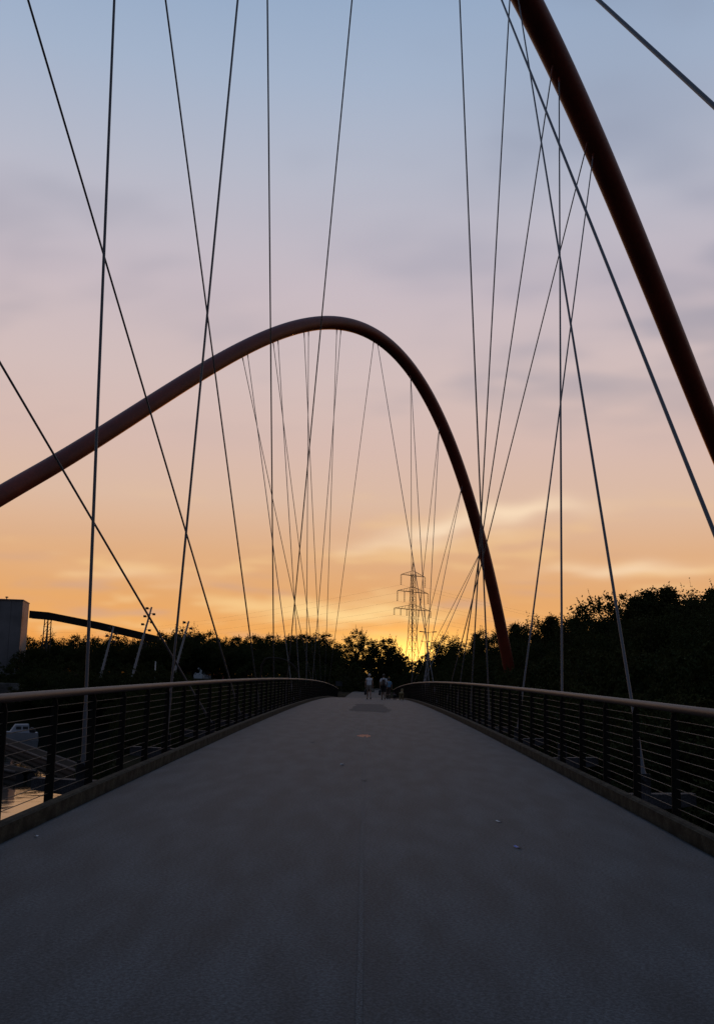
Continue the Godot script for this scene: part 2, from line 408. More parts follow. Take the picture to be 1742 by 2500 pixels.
func build_bridge() -> void:
	var bridge := thing("footbridge", "long asphalt footbridge hung on steel cables from two red tube arches", "bridge")
	# deck slab
	var d := Shape.new()
	var m := 94
	for k in m:
		var a := S0 + (S1 - S0) * k / m; var b := S0 + (S1 - S0) * (k + 1) / m
		var ya := deck_y(a); var yb := deck_y(b)
		var na := Vector3(0, 1, 0.0136745 - 0.000362596 * a).normalized(); var nb := Vector3(0, 1, 0.0136745 - 0.000362596 * b).normalized()
		d.tri(W(-TOP, ya, a), W(TOP, ya, a), W(TOP, yb, b), na, na, nb)
		d.tri(W(-TOP, ya, a), W(TOP, yb, b), W(-TOP, yb, b), na, nb, nb)
		for sd in [-1.0, 1.0]:   # drainage channel along the kerb
			d.quad(W(sd * TOP, ya, a), W(sd * TOP, yb, b), W(sd * (TOP + 0.03), yb - 0.05, b), W(sd * (TOP + 0.03), ya - 0.05, a), Vector3(sd, 0.5, 0).normalized())
			d.quad(W(sd * (TOP + 0.03), ya - 0.05, a), W(sd * (TOP + 0.03), yb - 0.05, b), W(sd * HALF, yb - 0.055, b), W(sd * HALF, ya - 0.055, a), Vector3.UP)
		d.quad(W(-HALF, ya - 0.4, a), W(HALF, ya - 0.4, a), W(HALF, yb - 0.4, b), W(-HALF, yb - 0.4, b), Vector3.DOWN)
		for sd in [-1.0, 1.0]:
			d.quad(W(sd * HALF, ya - 0.4, a), W(sd * HALF, yb - 0.4, b), W(sd * HALF, yb - 0.06, b), W(sd * HALF, ya - 0.06, a), Vector3(sd, 0, 0))
	for e in [S0, S1]:
		d.quad(W(-HALF, deck_y(e) - 0.4, e), W(HALF, deck_y(e) - 0.4, e), W(HALF, deck_y(e) - 0.06, e), W(-HALF, deck_y(e) - 0.06, e), Vector3(0, 0, 1 if e == S0 else -1))
	put("deck", d.mesh(), M.asphalt, bridge)
	# darker mended patch and orange paint mark, thin sheets
	var pt := Shape.new()
	rng.seed = 41
	var edge := []
	for k in 64:
		var a := TAU * k / 64.0
		var ex := signf(cos(a)) * pow(absf(cos(a)), 0.22) * (0.8 + rng.randf_range(-0.13, 0.1))
		var es := 44.5 + signf(sin(a)) * pow(absf(sin(a)), 0.35) * (6.3 + rng.randf_range(-1.0, 0.7))
		edge.append(Vector3(0.22 + ex * (1.0 if es < 44.5 else 0.88), deck_y(es) + 0.006, -es))
	for k in 64:
		for band in 6:   # strips so that the sheet follows the deck's curve
			var e0: Vector3 = edge[k]; var e1: Vector3 = edge[(k + 1) % 64]
			var f0 := band / 6.0; var f1 := (band + 1) / 6.0
			var q := []
			for w in [[e0, f0], [e1, f0], [e1, f1], [e0, f1]]:
				var z: float = lerpf(-44.5, w[0].z, w[1])
				q.append(Vector3(lerpf(0.22, w[0].x, w[1]), deck_y(-z) + 0.006, z))
			pt.quad(q[0], q[1], q[2], q[3], Vector3.UP)
	put("mended_patch", pt.mesh(), M.patch, bridge)
	var sm := Shape.new()   # sealed joint between the two paved lanes
	for k in 80:
		var a := -18.0 + k * 1.5; var b := a + 1.5
		var xa := 0.02 + 0.004 * sin(k * 1.7); var xb := 0.02 + 0.004 * sin((k + 1) * 1.7)
		sm.quad(W(xa - 0.014, deck_y(a) + 0.004, a), W(xa + 0.014, deck_y(a) + 0.004, a), W(xb + 0.014, deck_y(b) + 0.004, b), W(xb - 0.014, deck_y(b) + 0.004, b), Vector3.UP)
	put("lane_joint", sm.mesh(), M.joint, bridge)
	var om := Shape.new()
	for k in 6:
		var x0 := -0.15 + k * 0.05; var hh := [0.2, 0.42, 0.5, 0.46, 0.54, 0.24][k] as float
		om.quad(W(x0, deck_y(22.9 - hh) + 0.004, 22.9 - hh), W(x0 + 0.045, deck_y(22.9 - hh) + 0.004, 22.9 - hh * 0.9), W(x0 + 0.045, deck_y(22.9 + hh) + 0.004, 22.9 + hh), W(x0, deck_y(22.9 + hh) + 0.004, 22.9 + hh * 0.8), Vector3.UP)
	put("paint_mark", om.mesh(), M.orange_paint, bridge)
	# kerbs in lengths, railings, outriggers
	for sd in [-1.0, 1.0]:
		var st := S0
		while st < S1 - 0.1:
			var en := minf(st + 6.6355, S1)
			var kb := Shape.new()
			for j in 4:
				var a := lerpf(st + 0.006, en - 0.006, j / 4.0); var b := lerpf(st + 0.006, en - 0.006, (j + 1) / 4.0)
				var ya := deck_y(a); var yb := deck_y(b)
				var xi: float = sd * (HALF - 0.002); var xo: float = sd * (HALF + 0.13)
				kb.hexa([W(xi, ya - 0.3, a), W(xo, ya - 0.3, a), W(xo, yb - 0.3, b), W(xi, yb - 0.3, b), W(xi, ya + 0.085, a), W(xo, ya + 0.085, a), W(xo, yb + 0.085, b), W(xi, yb + 0.085, b)])
				kb.hexa([W(xi + sd * 0.012, ya + 0.085, a), W(xo - sd * 0.012, ya + 0.085, a), W(xo - sd * 0.012, yb + 0.085, b), W(xi + sd * 0.012, yb + 0.085, b), W(xi + sd * 0.03, ya + 0.098, a), W(xo - sd * 0.03, ya + 0.098, a), W(xo - sd * 0.03, yb + 0.098, b), W(xi + sd * 0.03, yb + 0.098, b)])
			put("kerb", kb.mesh(), M.kerb, bridge)
			st = en
	for sd in [-1.0, 1.0]:
		var rail := part_node("railing", bridge)
		rail.set_meta("label", "cable railing on the canal side with the water" if sd < 0 else "cable railing on the side of the dense wood")
		var xr: float = sd * (HALF + 0.2)
		var path := []
		for k in 130:
			var s := lerpf(S0, S1 - 0.15, k / 129.0)
			path.append(W(xr, deck_y(s) + 1.139, s))
		var hr := Shape.new(); hr.tube(path, 0.043, 14)
		put("handrail", hr.mesh(), M.handrail, rail)
		for wi in 10:
			var wp := []
			for k in 87:
				var s := lerpf(S0, S1 - 0.2, k / 86.0)
				wp.append(W(xr, deck_y(s) + 0.13 + wi * 0.098, s))
			var ws := Shape.new(); ws.tube(wp, 0.0045, 5)
			put("wire", ws.mesh(), M.wire, rail)
		var ps := Shape.new()   # flat bar post: tapered blade with a saddle under the handrail
		ps.hexa([Vector3(-0.05, -0.32, -0.011), Vector3(0.05, -0.32, -0.011), Vector3(0.05, -0.32, 0.011), Vector3(-0.05, -0.32, 0.011), Vector3(-0.036, 1.02, -0.011), Vector3(0.036, 1.02, -0.011), Vector3(0.036, 1.02, 0.011), Vector3(-0.036, 1.02, 0.011)])
		ps.hexa([Vector3(-0.036, 1.02, -0.011), Vector3(0.036, 1.02, -0.011), Vector3(0.036, 1.02, 0.011), Vector3(-0.036, 1.02, 0.011), Vector3(-0.014, 1.1, -0.011), Vector3(0.014, 1.1, -0.011), Vector3(0.014, 1.1, 0.011), Vector3(-0.014, 1.1, 0.011)])
		ps.box(Vector3(0, 1.105, 0), Vector3(0.02, 0.012, 0.07))
		var pm := ps.mesh()
		var np := 0
		while S0 + 0.62 + np * 1.5 < S1:
			var s := S0 + 0.62 + np * 1.5
			put("post", pm, M.post, rail, Transform3D(Basis.IDENTITY, W(xr, deck_y(s), s)))
			np += 1
		# outriggers and edge beam
		var eb := Shape.new()
		var ep := []
		for k in 44:
			var s := lerpf(S0, S1, k / 43.0)
			ep.append(W(sd * (HALF - 0.35), deck_y(s) - 0.62, s))
		eb.tube(ep, 0.22, 12)
		put("edge_beam", eb.mesh(), M.beam, bridge)
	for k in 18:
		var s := 29.455 + (k - 4) * 6.63552
		if k > 8: s = 89.176 + (k - 13) * 6.63552
		for sd in [-1.0, 1.0]:
			var o := Shape.new()
			var y := deck_y(s)
			o.hexa([W(sd * 2.4, y - 0.86, s - 0.16), W(sd * 2.4, y - 0.86, s + 0.16), W(sd * 5.2, y - 0.52, s + 0.1), W(sd * 5.2, y - 0.52, s - 0.1),
				W(sd * 2.4, y - 0.42, s - 0.16), W(sd * 2.4, y - 0.42, s + 0.16), W(sd * 5.2, y - 0.34, s + 0.1), W(sd * 5.2, y - 0.34, s - 0.1)])
			var ou := put("outrigger", o.mesh(), M.beam, bridge)
			var lug := Shape.new()
			lug.box(W(sd * 4.425, y - 0.22, s), Vector3(0.1, 0.16, 0.02))
			lug.tube([W(sd * 4.425, y - 0.14, s - 0.07), W(sd * 4.425, y - 0.14, s + 0.07)], 0.04, 8)
			put("lug", lug.mesh(), M.beam, ou)
	# arches with their hanger cables
	for near in [true, false]:
		var a := Shape.new()
		var path := []
		var t := -58.0
		while t < 28.5:
			var p := arch_point(t, near)
			path.append(W(p.x, p.y, p.z)); t += 0.5
		a.tube(path, 0.6, 28)
		var am := put("arch", a.mesh(), M.red, bridge)
		am.set_meta("label", "red tube arch whose steep leg stands by the basin" if near else "red tube arch whose steep leg stands by the wood")
		for tf in [-57.5, 27.6]:
			var p := arch_point(tf, near)
			var f := Shape.new()
			f.bevel_box(W(p.x, -4.6, p.z), Vector3(1.6, 3.0, 1.6), 0.12, Basis(Vector3.UP, TH))
			put("footing", f.mesh(), M.concrete, am)
		# [arch node, side of the deck, station] for the near arch; the far one is the same turned half round
		for c in [[4, 1, 4], [4, 1, 0], [3, 1, 3], [3, 1, -1], [2, 1, 2], [2, 1, -2], [1, 1, 1], [1, 1, -3], [0, 1, -4], [0, -1, 4], [-1, -1, 3], [-1, -1, -1], [-2, -1, 2], [-2, -1, -2], [-3, -1, 1], [-3, -1, -3], [-4, -1, 0], [-4, -1, -4]]:
			var shift: float = -0.28 if c[2] < c[0] - 1 or (c[0] == 0 and c[2] < 0) else 0.28
			var ta: float = T[4 - c[0]] + shift
			var p := arch_point(ta, near)
			var top := W(p.x, p.y - 0.61, p.z)
			var s: float = 29.455 + c[2] * 6.63552
			var x: float = c[1] * 4.425
			if not near:
				s = 2.0 * MID_S - s; x = -x
			var low := W(x, deck_y(s) - 0.14, s)
			var dir := (top - low).normalized()
			var cs := Shape.new()
			cs.tube([low + dir * 0.9, low.lerp(top, 0.5), top - dir * 0.5], 0.028, 10)
			var cab := put("hanger_cable", cs.mesh(), M.steel, bridge)
			var so := Shape.new()
			so.tube([low, low + dir * 0.12, low + dir * 0.16, low + dir * 0.85, low + dir * 1.0], [0.045, 0.045, 0.036, 0.036, 0.026], 10)
			put("lower_socket", so.mesh(), M.sleeve, cab)
			var up := Shape.new()
			up.tube([top + dir * 0.1, top - dir * 0.3, top - dir * 0.6], [0.05, 0.042, 0.026], 8)
			put("upper_socket", up.mesh(), M.red, cab)
	# end block under the far end of the deck
	var ab := Shape.new()
	ab.box(W(0, -2.6, 118.0), Vector3(3.6, 1.15, 0.58))
	put("abutment", ab.mesh(), M.concrete, bridge)
	var ab2 := Shape.new()
	ab2.box(W(0, -2.75, -19.4), Vector3(3.6, 1.7, 0.58))
	put("abutment", ab2.mesh(), M.concrete, bridge)

# ---------------------------------------------------------------- trees
func leaf(g: Shape, c: Vector3, size: float) -> void:
	var a := Vector3(rng.randfn(), rng.randfn(), rng.randfn()).normalized()
	var b := a.cross(Vector3(rng.randfn(), rng.randfn(), rng.randfn())).normalized()
	var nn := a.cross(b)
	var l := size * rng.randf_range(0.7, 1.3)
	g.quad(c - a * l, c + b * l * 0.55, c + a * l, c - b * l * 0.55, nn)

# crown of a tree of height one: clumps of leaves spread through an uneven envelope
func crown_mesh(seed_: int, base: float, rad: float, clumps: int, leaves: int, size: float, kind: String) -> Array:
	rng.seed = seed_
	var g := Shape.new(); var wood := Shape.new()
	var trunk := []
	var top := 0.8 if kind != "shrub" else 0.3
	for k in 6:
		trunk.append(Vector3(rng.randf_range(-0.012, 0.012) * k, top * k / 5.0, rng.randf_range(-0.012, 0.012) * k))
	wood.tube(trunk, [0.024, 0.019, 0.016, 0.012, 0.008, 0.004], 7)
	var lobes := []
	for k in 7: lobes.append([rng.randf() * TAU, rng.randf_range(0.7, 1.15)])
	for k in clumps:
		var dir := Vector3(rng.randfn(), rng.randfn() * 0.9, rng.randfn()).normalized()
		var r := pow(rng.randf(), 0.33)
		var an := atan2(dir.z, dir.x)
		var lump := 1.0
		for q in lobes: lump += 0.09 * cos((an - q[0]) * 2.0 + dir.y * 4.0 * q[1])
		var c: Vector3
		var cy := (1.0 + base) * 0.5; var ry := (1.0 - base) * 0.5
		if kind == "spire":
			var hh := base + (1.0 - base) * pow(rng.randf(), 1.3)
			var w := rad * pow(1.0 - (hh - base) / (1.0 - base), 0.75) * (0.8 + 0.35 * sin(hh * 34.0 + seed_))
			c = Vector3(cos(an) * w * sqrt(r), hh, sin(an) * w * sqrt(r))
		elif kind == "shrub":
			c = Vector3(dir.x * rad * r * lump, absf(dir.y) * 0.9 * r * lump, dir.z * rad * r * lump)
		else:
			c = Vector3(dir.x * rad * r * lump, cy + dir.y * ry * r * (0.88 + 0.12 * lump), dir.z * rad * r * lump)
			if dir.y < 0.0: c.x *= 1.0 - 0.25 * dir.y * dir.y; c.z *= 1.0 - 0.25 * dir.y * dir.y
		c.y = clampf(c.y, 0.02, 1.0)
		var cr := rng.randf_range(0.035, 0.075) * (1.0 if kind != "airy" else 0.85)
		if kind == "spire": cr *= 0.75
		var cnt := int(leaves / float(clumps) * rng.randf_range(0.6, 1.4))
		for q in cnt:
			var o := Vector3(rng.randfn(), rng.randfn() * 0.75, rng.randfn()) * cr * 0.6
			leaf(g, c + o, size)
		if rng.randf() < 0.5:   # a shoot that sticks out
			var out := (dir + Vector3(0, rng.randf_range(0.1, 0.9), 0)).normalized()
			for q in 7: leaf(g, c + out * cr * (0.8 + q * 0.22), size * 0.8)
		if k % 3 == 0:
			var st: Vector3 = trunk[clampi(int(c.y / top * 3.2), 1, 5)]
			wood.tube([st, st.lerp(c, 0.5) + Vector3(0, 0.02, 0), c], [0.007, 0.004, 0.0015], 4, false)
	var ys := []
	for p in g.v: ys.append(p.y)
	ys.sort()
	var f: float = 1.0 / ys[int(ys.size() * 0.997)]
	for k in g.v.size(): g.v[k].y *= f
	for k in wood.v.size(): wood.v[k].y *= f
	return [g.mesh(), wood.mesh()]

# label, group, name and category of a tree or bush, told by what it stands beside
func tree_words(row: int, x: float, s: float) -> Array:
	var place := ""
	match row:
		0:
			var depth := "back" if s > 253.0 else "front"
			if x < -68.0: place = "below the conveyor gallery beside the grey hall"
			elif x < -50.0: place = "behind the leaning floodlight masts"
			elif x < -32.0: place = "behind the white and red tents"
			elif x < -14.0: place = "behind the rust brown pipe arch"
			else: place = "beside the round airy tree"
			return ["dark leafy tree in the %s row %s" % [depth, place], "%s row of park trees %s" % [depth, place], "broadleaf_tree", "tree"]
		1:
			if s > 145.0: place = "beyond the foot of the red arch"
			elif s > 112.0: place = "behind the foot of the red arch"
			elif s > 92.0: place = "in the high part of the wood"
			else: place = "at the near edge of the wood"
			return ["dark leafy tree " + place, "leafy trees " + place, "woodland_tree", "tree"]
		2:
			place = "under the power lines" if s > 120.0 else "topping the high part of the wood"
			return ["pointed dark tree " + place, "pointed trees " + place, "pointed_tree", "tree"]
		3:
			if s > 150.0:
				place = "along the grey hall" if x < -55.0 else ("by the tents" if x < -28.0 else ("below the pipe arch" if x < -6.0 else "beside the path end"))
				return ["tall dark hedge bush " + place, "hedge bushes " + place, "hedge_bush", "bush"]
			place = "at the feet of the leaning masts" if x < -30.0 else "between the masts and the railing"
			return ["dark rounded bush " + place, "rounded bushes " + place, "park_bush", "bush"]
		4:
			if s > 100.0: place = "round the foot of the red arch"
			elif s > 62.0: place = "at the foot of the wood"
			else: place = "just outside the railing on the wood side"
			return ["dark bush " + place, "bushes " + place, "bank_bush", "bush"]
		5: return ["round airy tree with sunset light showing through its crown", "", "airy_tree", "tree"]
		6: return ["low broad tree between the airy tree and the pylon", "broad trees beside the pylon", "broad_tree", "tree"]
		7: return ["low bush standing before the brightest sunset glow", "bushes before the sunset glow", "low_bush", "bush"]
	place = "where it meets the railing" if s < 70.0 else ("opposite the pontoons" if s < 100.0 else "opposite the white boat")
	return ["dark bush on the basin bank " + place, "basin bank bushes " + place, "waterside_bush", "bush"]

var kinds := []
func build_trees() -> void:
	kinds = [
		crown_mesh(101, 0.08, 0.40, 230, 11000, 0.0165, "round"),
		crown_mesh(102, 0.10, 0.34, 210, 10000, 0.0165, "round"),
		crown_mesh(103, 0.06, 0.29, 190, 9000, 0.016, "round"),
		crown_mesh(104, 0.26, 0.38, 190, 7000, 0.0135, "airy"),
		crown_mesh(105, 0.08, 0.24, 190, 8000, 0.015, "spire"),
		crown_mesh(106, 0.0, 0.75, 170, 7500, 0.028, "shrub"),
		crown_mesh(107, 0.05, 0.40, 330, 24000, 0.0105, "round"),
		crown_mesh(108, 0.05, 0.33, 300, 22000, 0.0105, "round"),
		crown_mesh(109, 0.05, 0.25, 300, 18000, 0.0100, "spire"),
		crown_mesh(110, 0.0, 0.8, 260, 13000, 0.020, "shrub"),
		crown_mesh(111, 0.34, 0.34, 150, 9500, 0.0115, "airy"),
	]
	# [x, s, top height, kind, width factor, row]
	var rows := [
		[-111.2, 325.7, 12.1, 0, 1.14, 0], [-85.0, 261.1, 10.1, 2, 1.03, 0], [-88.6, 283.2, 11.7, 2, 0.90, 0], [-95.8, 320.4, 11.7, 0, 1.01, 0], [-92.4, 322.7, 13.1, 0, 0.98, 0], [-85.3, 314.2, 12.0, 1, 1.15, 0],
		[-73.3, 282.7, 11.8, 2, 1.13, 0], [-65.4, 268.3, 11.2, 0, 1.03, 0], [-69.9, 307.9, 11.6, 1, 1.05, 0], [-56.7, 265.0, 10.9, 0, 1.00, 0], [-59.0, 292.0, 13.1, 0, 1.14, 0], [-54.3, 281.2, 13.3, 2, 0.92, 0],
		[-54.0, 294.2, 14.8, 2, 1.13, 0], [-51.3, 298.7, 14.9, 2, 0.93, 0], [-51.8, 324.7, 15.1, 0, 1.05, 0], [-43.2, 290.7, 12.0, 1, 0.92, 0], [-42.1, 306.9, 12.8, 0, 0.91, 0], [-36.1, 289.5, 12.5, 0, 0.96, 0],
		[-29.9, 267.8, 11.9, 0, 1.14, 0], [-32.2, 321.3, 14.4, 0, 0.96, 0], [-27.8, 310.5, 12.6, 0, 1.12, 0], [-24.3, 295.3, 13.3, 0, 1.10, 0], [-19.5, 275.7, 11.9, 0, 0.95, 0], [-19.8, 327.9, 15.2, 1, 0.98, 0],
		[-14.3, 292.5, 14.0, 0, 1.12, 0], [-11.0, 284.6, 11.9, 0, 0.94, 0], [-8.8, 315.5, 10.9, 2, 0.97, 0], [-80.2, 236.7, 6.5, 0, 1.02, 0], [-76.7, 236.8, 7.0, 1, 1.02, 0], [-76.1, 246.1, 8.0, 1, 1.03, 0],
		[-71.1, 242.0, 7.5, 0, 1.19, 0], [-65.0, 233.3, 7.3, 1, 1.07, 0], [-64.4, 241.6, 8.0, 0, 1.20, 0], [-60.5, 243.9, 8.1, 0, 1.28, 0], [-54.5, 234.9, 8.0, 1, 1.10, 0], [-51.6, 239.6, 7.7, 0, 1.22, 0],
		[-48.4, 237.8, 9.2, 0, 1.27, 0], [-45.0, 244.6, 9.6, 1, 1.00, 0], [-43.0, 250.0, 10.4, 0, 1.17, 0], [-37.7, 247.0, 9.4, 1, 1.18, 0], [-33.6, 241.7, 8.0, 1, 1.27, 0], [-28.8, 239.1, 7.9, 0, 1.19, 0],
		[-26.4, 247.8, 9.7, 1, 1.28, 0], [-22.3, 236.6, 7.4, 0, 1.16, 0], [-18.4, 246.1, 8.2, 0, 1.12, 0], [-15.0, 250.6, 9.8, 0, 1.23, 0], [-10.9, 233.3, 8.6, 1, 1.21, 0], [-7.8, 247.7, 6.8, 0, 1.19, 0],
		[-2.9, 238.4, 6.7, 1, 1.08, 0], [-2.3, 235.0, 12.7, 3, 0.85, 5], [3.8, 232.0, 10.7, 1, 1.00, 6], [6.8, 236.0, 8.8, 0, 0.80, 6], [1.1, 249.5, 7.1, 5, 0.75, 7], [-4.6, 256.2, 7.3, 5, 0.75, 7],
		[6.9, 259.0, 7.7, 5, 0.75, 7], [10.9, 253.2, 6.9, 5, 0.75, 7], [14.2, 256.9, 7.0, 5, 0.75, 7], [17.6, 261.3, 7.5, 5, 0.75, 7], [19.4, 253.8, 8.9, 5, 0.75, 7], [-77.4, 205.4, 3.4, 5, 1.10, 3],
		[-76.1, 215.3, 3.0, 5, 1.10, 3], [-75.2, 225.3, 4.8, 5, 1.10, 3], [-68.0, 211.3, 3.4, 5, 1.10, 3], [-62.2, 205.8, 4.5, 5, 1.10, 3], [-58.3, 207.6, 3.7, 5, 1.10, 3], [-59.2, 223.8, 4.8, 5, 1.10, 3],
		[-56.0, 223.7, 4.3, 5, 1.10, 3], [-50.8, 222.0, 4.2, 5, 1.10, 3], [-43.9, 209.7, 4.0, 5, 1.10, 3], [-55.2, 290.8, 4.9, 5, 1.10, 3], [-50.5, 291.3, 4.8, 5, 1.10, 3], [-45.2, 282.1, 4.6, 5, 1.10, 3],
		[-38.9, 284.6, 5.4, 5, 1.10, 3], [-35.0, 282.1, 4.9, 5, 1.10, 3], [-21.7, 209.7, 4.5, 5, 1.10, 3], [-18.5, 224.5, 5.1, 5, 1.10, 3], [-14.3, 218.5, 4.7, 5, 1.10, 3], [-11.5, 224.5, 5.2, 5, 1.10, 3],
		[-5.8, 206.7, 5.3, 5, 1.10, 3], [-64.5, 170.8, -0.1, 5, 1.30, 3], [-68.0, 190.1, -0.0, 5, 1.30, 3], [-60.4, 174.9, -0.1, 5, 1.30, 3], [-62.6, 189.5, 0.2, 5, 1.30, 3], [-61.0, 194.9, 0.2, 5, 1.30, 3],
		[-53.5, 181.3, 0.2, 5, 1.30, 3], [-46.2, 166.1, 0.2, 5, 1.30, 3], [-48.7, 185.5, 0.4, 5, 1.30, 3], [-40.9, 167.9, 0.8, 5, 1.30, 3], [-43.4, 188.0, 0.5, 5, 1.30, 3], [-37.3, 177.1, 0.4, 5, 1.30, 3],
		[-37.8, 191.8, 0.8, 5, 1.30, 3], [-33.0, 187.0, -0.6, 5, 1.30, 3], [-30.5, 190.2, -0.4, 5, 1.30, 3], [-27.9, 187.8, -0.4, 5, 1.30, 3], [-24.1, 185.3, -0.3, 5, 1.30, 3], [-20.4, 174.8, 0.2, 5, 1.30, 3],
		[-15.7, 195.7, 2.5, 5, 1.00, 3], [-12.3, 200.8, 2.6, 5, 1.00, 3], [-8.9, 200.2, 3.3, 5, 1.00, 3], [-5.5, 199.0, 3.6, 5, 1.00, 3], [-2.1, 186.4, 3.9, 5, 1.00, 3], [6.9, 195.4, 3.1, 5, 1.00, 3],
		[9.7, 194.4, 3.0, 5, 1.00, 3], [13.0, 193.6, 4.6, 5, 1.00, 3], [17.3, 200.6, 4.2, 5, 1.00, 3], [-24.9, 109.0, -0.4, 9, 1.20, 3], [-25.0, 119.8, -0.4, 9, 1.20, 3], [-17.8, 96.1, -0.2, 9, 1.20, 3],
		[-15.8, 102.7, 0.0, 9, 1.20, 3], [-15.1, 107.2, 0.1, 9, 1.20, 3], [-11.2, 98.3, 0.2, 9, 1.20, 3], [-11.2, 117.3, 0.4, 9, 1.20, 3], [-7.3, 98.3, 0.2, 9, 1.20, 3], [16.1, 200.0, 10.2, 7, 1.00, 1],
		[18.2, 190.0, 8.4, 6, 0.90, 1], [18.5, 170.0, 9.2, 8, 1.00, 2], [19.9, 165.0, 9.6, 7, 0.90, 1], [21.5, 160.0, 8.7, 6, 1.00, 1], [20.6, 140.0, 9.3, 8, 1.10, 2], [24.2, 150.0, 9.7, 7, 1.00, 1],
		[23.5, 135.0, 9.6, 6, 1.00, 1], [23.5, 128.0, 9.7, 8, 1.20, 2], [27.4, 140.0, 10.1, 7, 1.00, 1], [26.0, 125.0, 9.4, 8, 1.10, 2], [26.3, 118.0, 9.7, 6, 1.00, 1], [25.6, 105.0, 10.8, 10, 0.95, 1],
		[28.6, 112.0, 9.6, 7, 1.00, 1], [26.9, 100.0, 10.0, 8, 1.20, 2], [29.3, 104.0, 11.0, 8, 1.20, 2], [31.8, 110.0, 10.5, 6, 1.00, 1], [29.4, 98.0, 10.8, 8, 1.25, 2], [32.9, 106.0, 9.8, 7, 1.00, 1],
		[32.3, 100.0, 10.0, 8, 1.20, 2], [31.7, 95.0, 9.8, 6, 0.90, 1], [33.3, 96.0, 10.6, 8, 1.30, 2], [33.3, 92.0, 10.2, 7, 1.00, 1], [33.7, 88.0, 11.0, 6, 1.00, 1], [13.4, 150.0, 4.3, 6, 1.10, 1],
		[15.5, 145.3, 4.9, 6, 1.10, 1], [17.1, 138.1, 4.9, 7, 1.10, 1], [19.2, 134.7, 6.1, 7, 1.10, 1], [19.0, 119.1, 6.0, 6, 1.10, 1], [21.1, 121.6, 5.9, 7, 1.10, 1], [20.5, 108.6, 5.7, 6, 1.10, 1],
		[21.8, 103.1, 6.2, 6, 1.10, 1], [22.4, 100.7, 6.1, 7, 1.10, 1], [24.6, 101.8, 7.1, 7, 1.10, 1], [24.1, 92.8, 7.3, 6, 1.10, 1], [25.0, 89.5, 7.3, 7, 1.10, 1], [27.8, 93.9, 7.2, 6, 1.10, 1],
		[27.7, 88.4, 7.6, 7, 1.10, 1], [28.5, 87.4, 7.4, 7, 1.10, 1], [25.7, 74.5, 6.8, 6, 1.10, 1], [30.7, 85.1, 7.8, 6, 1.10, 1], [31.0, 81.0, 7.7, 7, 1.10, 1], [10.5, 129.1, 2.4, 9, 1.00, 4],
		[12.1, 123.6, 3.3, 9, 1.00, 4], [13.4, 109.5, 3.7, 9, 1.00, 4], [14.2, 103.9, 2.9, 9, 1.00, 4], [14.5, 90.9, 2.9, 9, 1.00, 4], [15.2, 84.0, 3.5, 9, 1.00, 4], [16.8, 83.7, 3.2, 9, 1.00, 4],
		[17.6, 82.9, 3.7, 9, 1.00, 4], [17.4, 74.1, 3.8, 9, 1.00, 4], [18.6, 72.6, 3.3, 9, 1.00, 4], [18.6, 68.2, 3.3, 9, 1.00, 4], [19.4, 66.5, 3.5, 9, 1.00, 4], [20.4, 64.3, 3.6, 9, 1.00, 4],
		[21.0, 63.1, 3.6, 9, 1.00, 4], [21.3, 61.2, 3.4, 9, 1.00, 4], [21.4, 57.7, 3.9, 9, 1.00, 4], [21.8, 55.5, 3.7, 9, 1.00, 4], [10.7, 112.6, 0.3, 9, 1.20, 4], [11.9, 96.8, 0.8, 9, 1.20, 4],
		[11.1, 77.2, 1.0, 9, 1.20, 4], [11.7, 67.2, 1.4, 9, 1.20, 4], [12.0, 61.4, 0.9, 9, 1.20, 4], [11.9, 54.6, 1.2, 9, 1.20, 4], [12.7, 52.1, 0.9, 9, 1.20, 4], [13.0, 48.2, 0.7, 9, 1.20, 4],
		[13.4, 46.3, 1.0, 9, 1.20, 4], [13.6, 43.6, 0.9, 9, 1.20, 4], [12.4, 37.2, 0.6, 9, 1.20, 4], [13.1, 36.5, 0.7, 9, 1.20, 4], [13.6, 34.9, 0.9, 9, 1.20, 4], [14.7, 36.1, 1.0, 9, 1.20, 4],
		[-11.4, 42.2, -2.5, 9, 0.90, 8], [-7.9, 42.2, -2.7, 9, 0.90, 8], [-13.2, 50.7, -2.0, 9, 0.90, 8], [-9.8, 50.6, -2.5, 9, 0.90, 8], [-5.6, 51.1, -2.6, 9, 0.90, 8], [-13.8, 59.7, -1.3, 9, 0.90, 8],
		[-11.0, 60.0, -1.4, 9, 0.90, 8], [-7.4, 56.4, -1.5, 9, 0.90, 8], [-11.8, 65.5, -0.6, 9, 0.90, 8], [-8.3, 66.4, -0.1, 9, 0.90, 8], [-16.6, 73.2, -1.4, 9, 0.90, 8], [-13.6, 73.1, -1.0, 9, 0.90, 8],
		[-9.6, 72.1, 0.4, 9, 0.90, 8], [-18.1, 78.9, -1.7, 9, 0.90, 8], [-15.2, 77.7, -1.0, 9, 0.90, 8], [-11.1, 80.9, 0.5, 9, 0.90, 8], [-19.9, 85.6, -1.3, 9, 0.90, 8], [-16.3, 85.6, -0.4, 9, 0.90, 8],
		[-13.2, 84.4, 0.2, 9, 0.90, 8], [-20.6, 95.0, -1.7, 9, 0.90, 8], [-17.4, 91.4, -0.5, 9, 0.90, 8], [-14.8, 91.9, 0.5, 9, 0.90, 8], [-23.0, 100.1, -1.6, 9, 0.90, 8], [-18.5, 101.1, -0.8, 9, 0.90, 8],
		[-15.1, 100.5, 0.0, 9, 0.90, 8], [-24.2, 108.2, -1.1, 9, 0.90, 8], [-21.1, 107.3, -0.8, 9, 0.90, 8], [-16.9, 105.0, 0.5, 9, 0.90, 8], [-25.3, 114.5, -1.5, 9, 0.90, 8], [-21.7, 115.3, -0.9, 9, 0.90, 8],
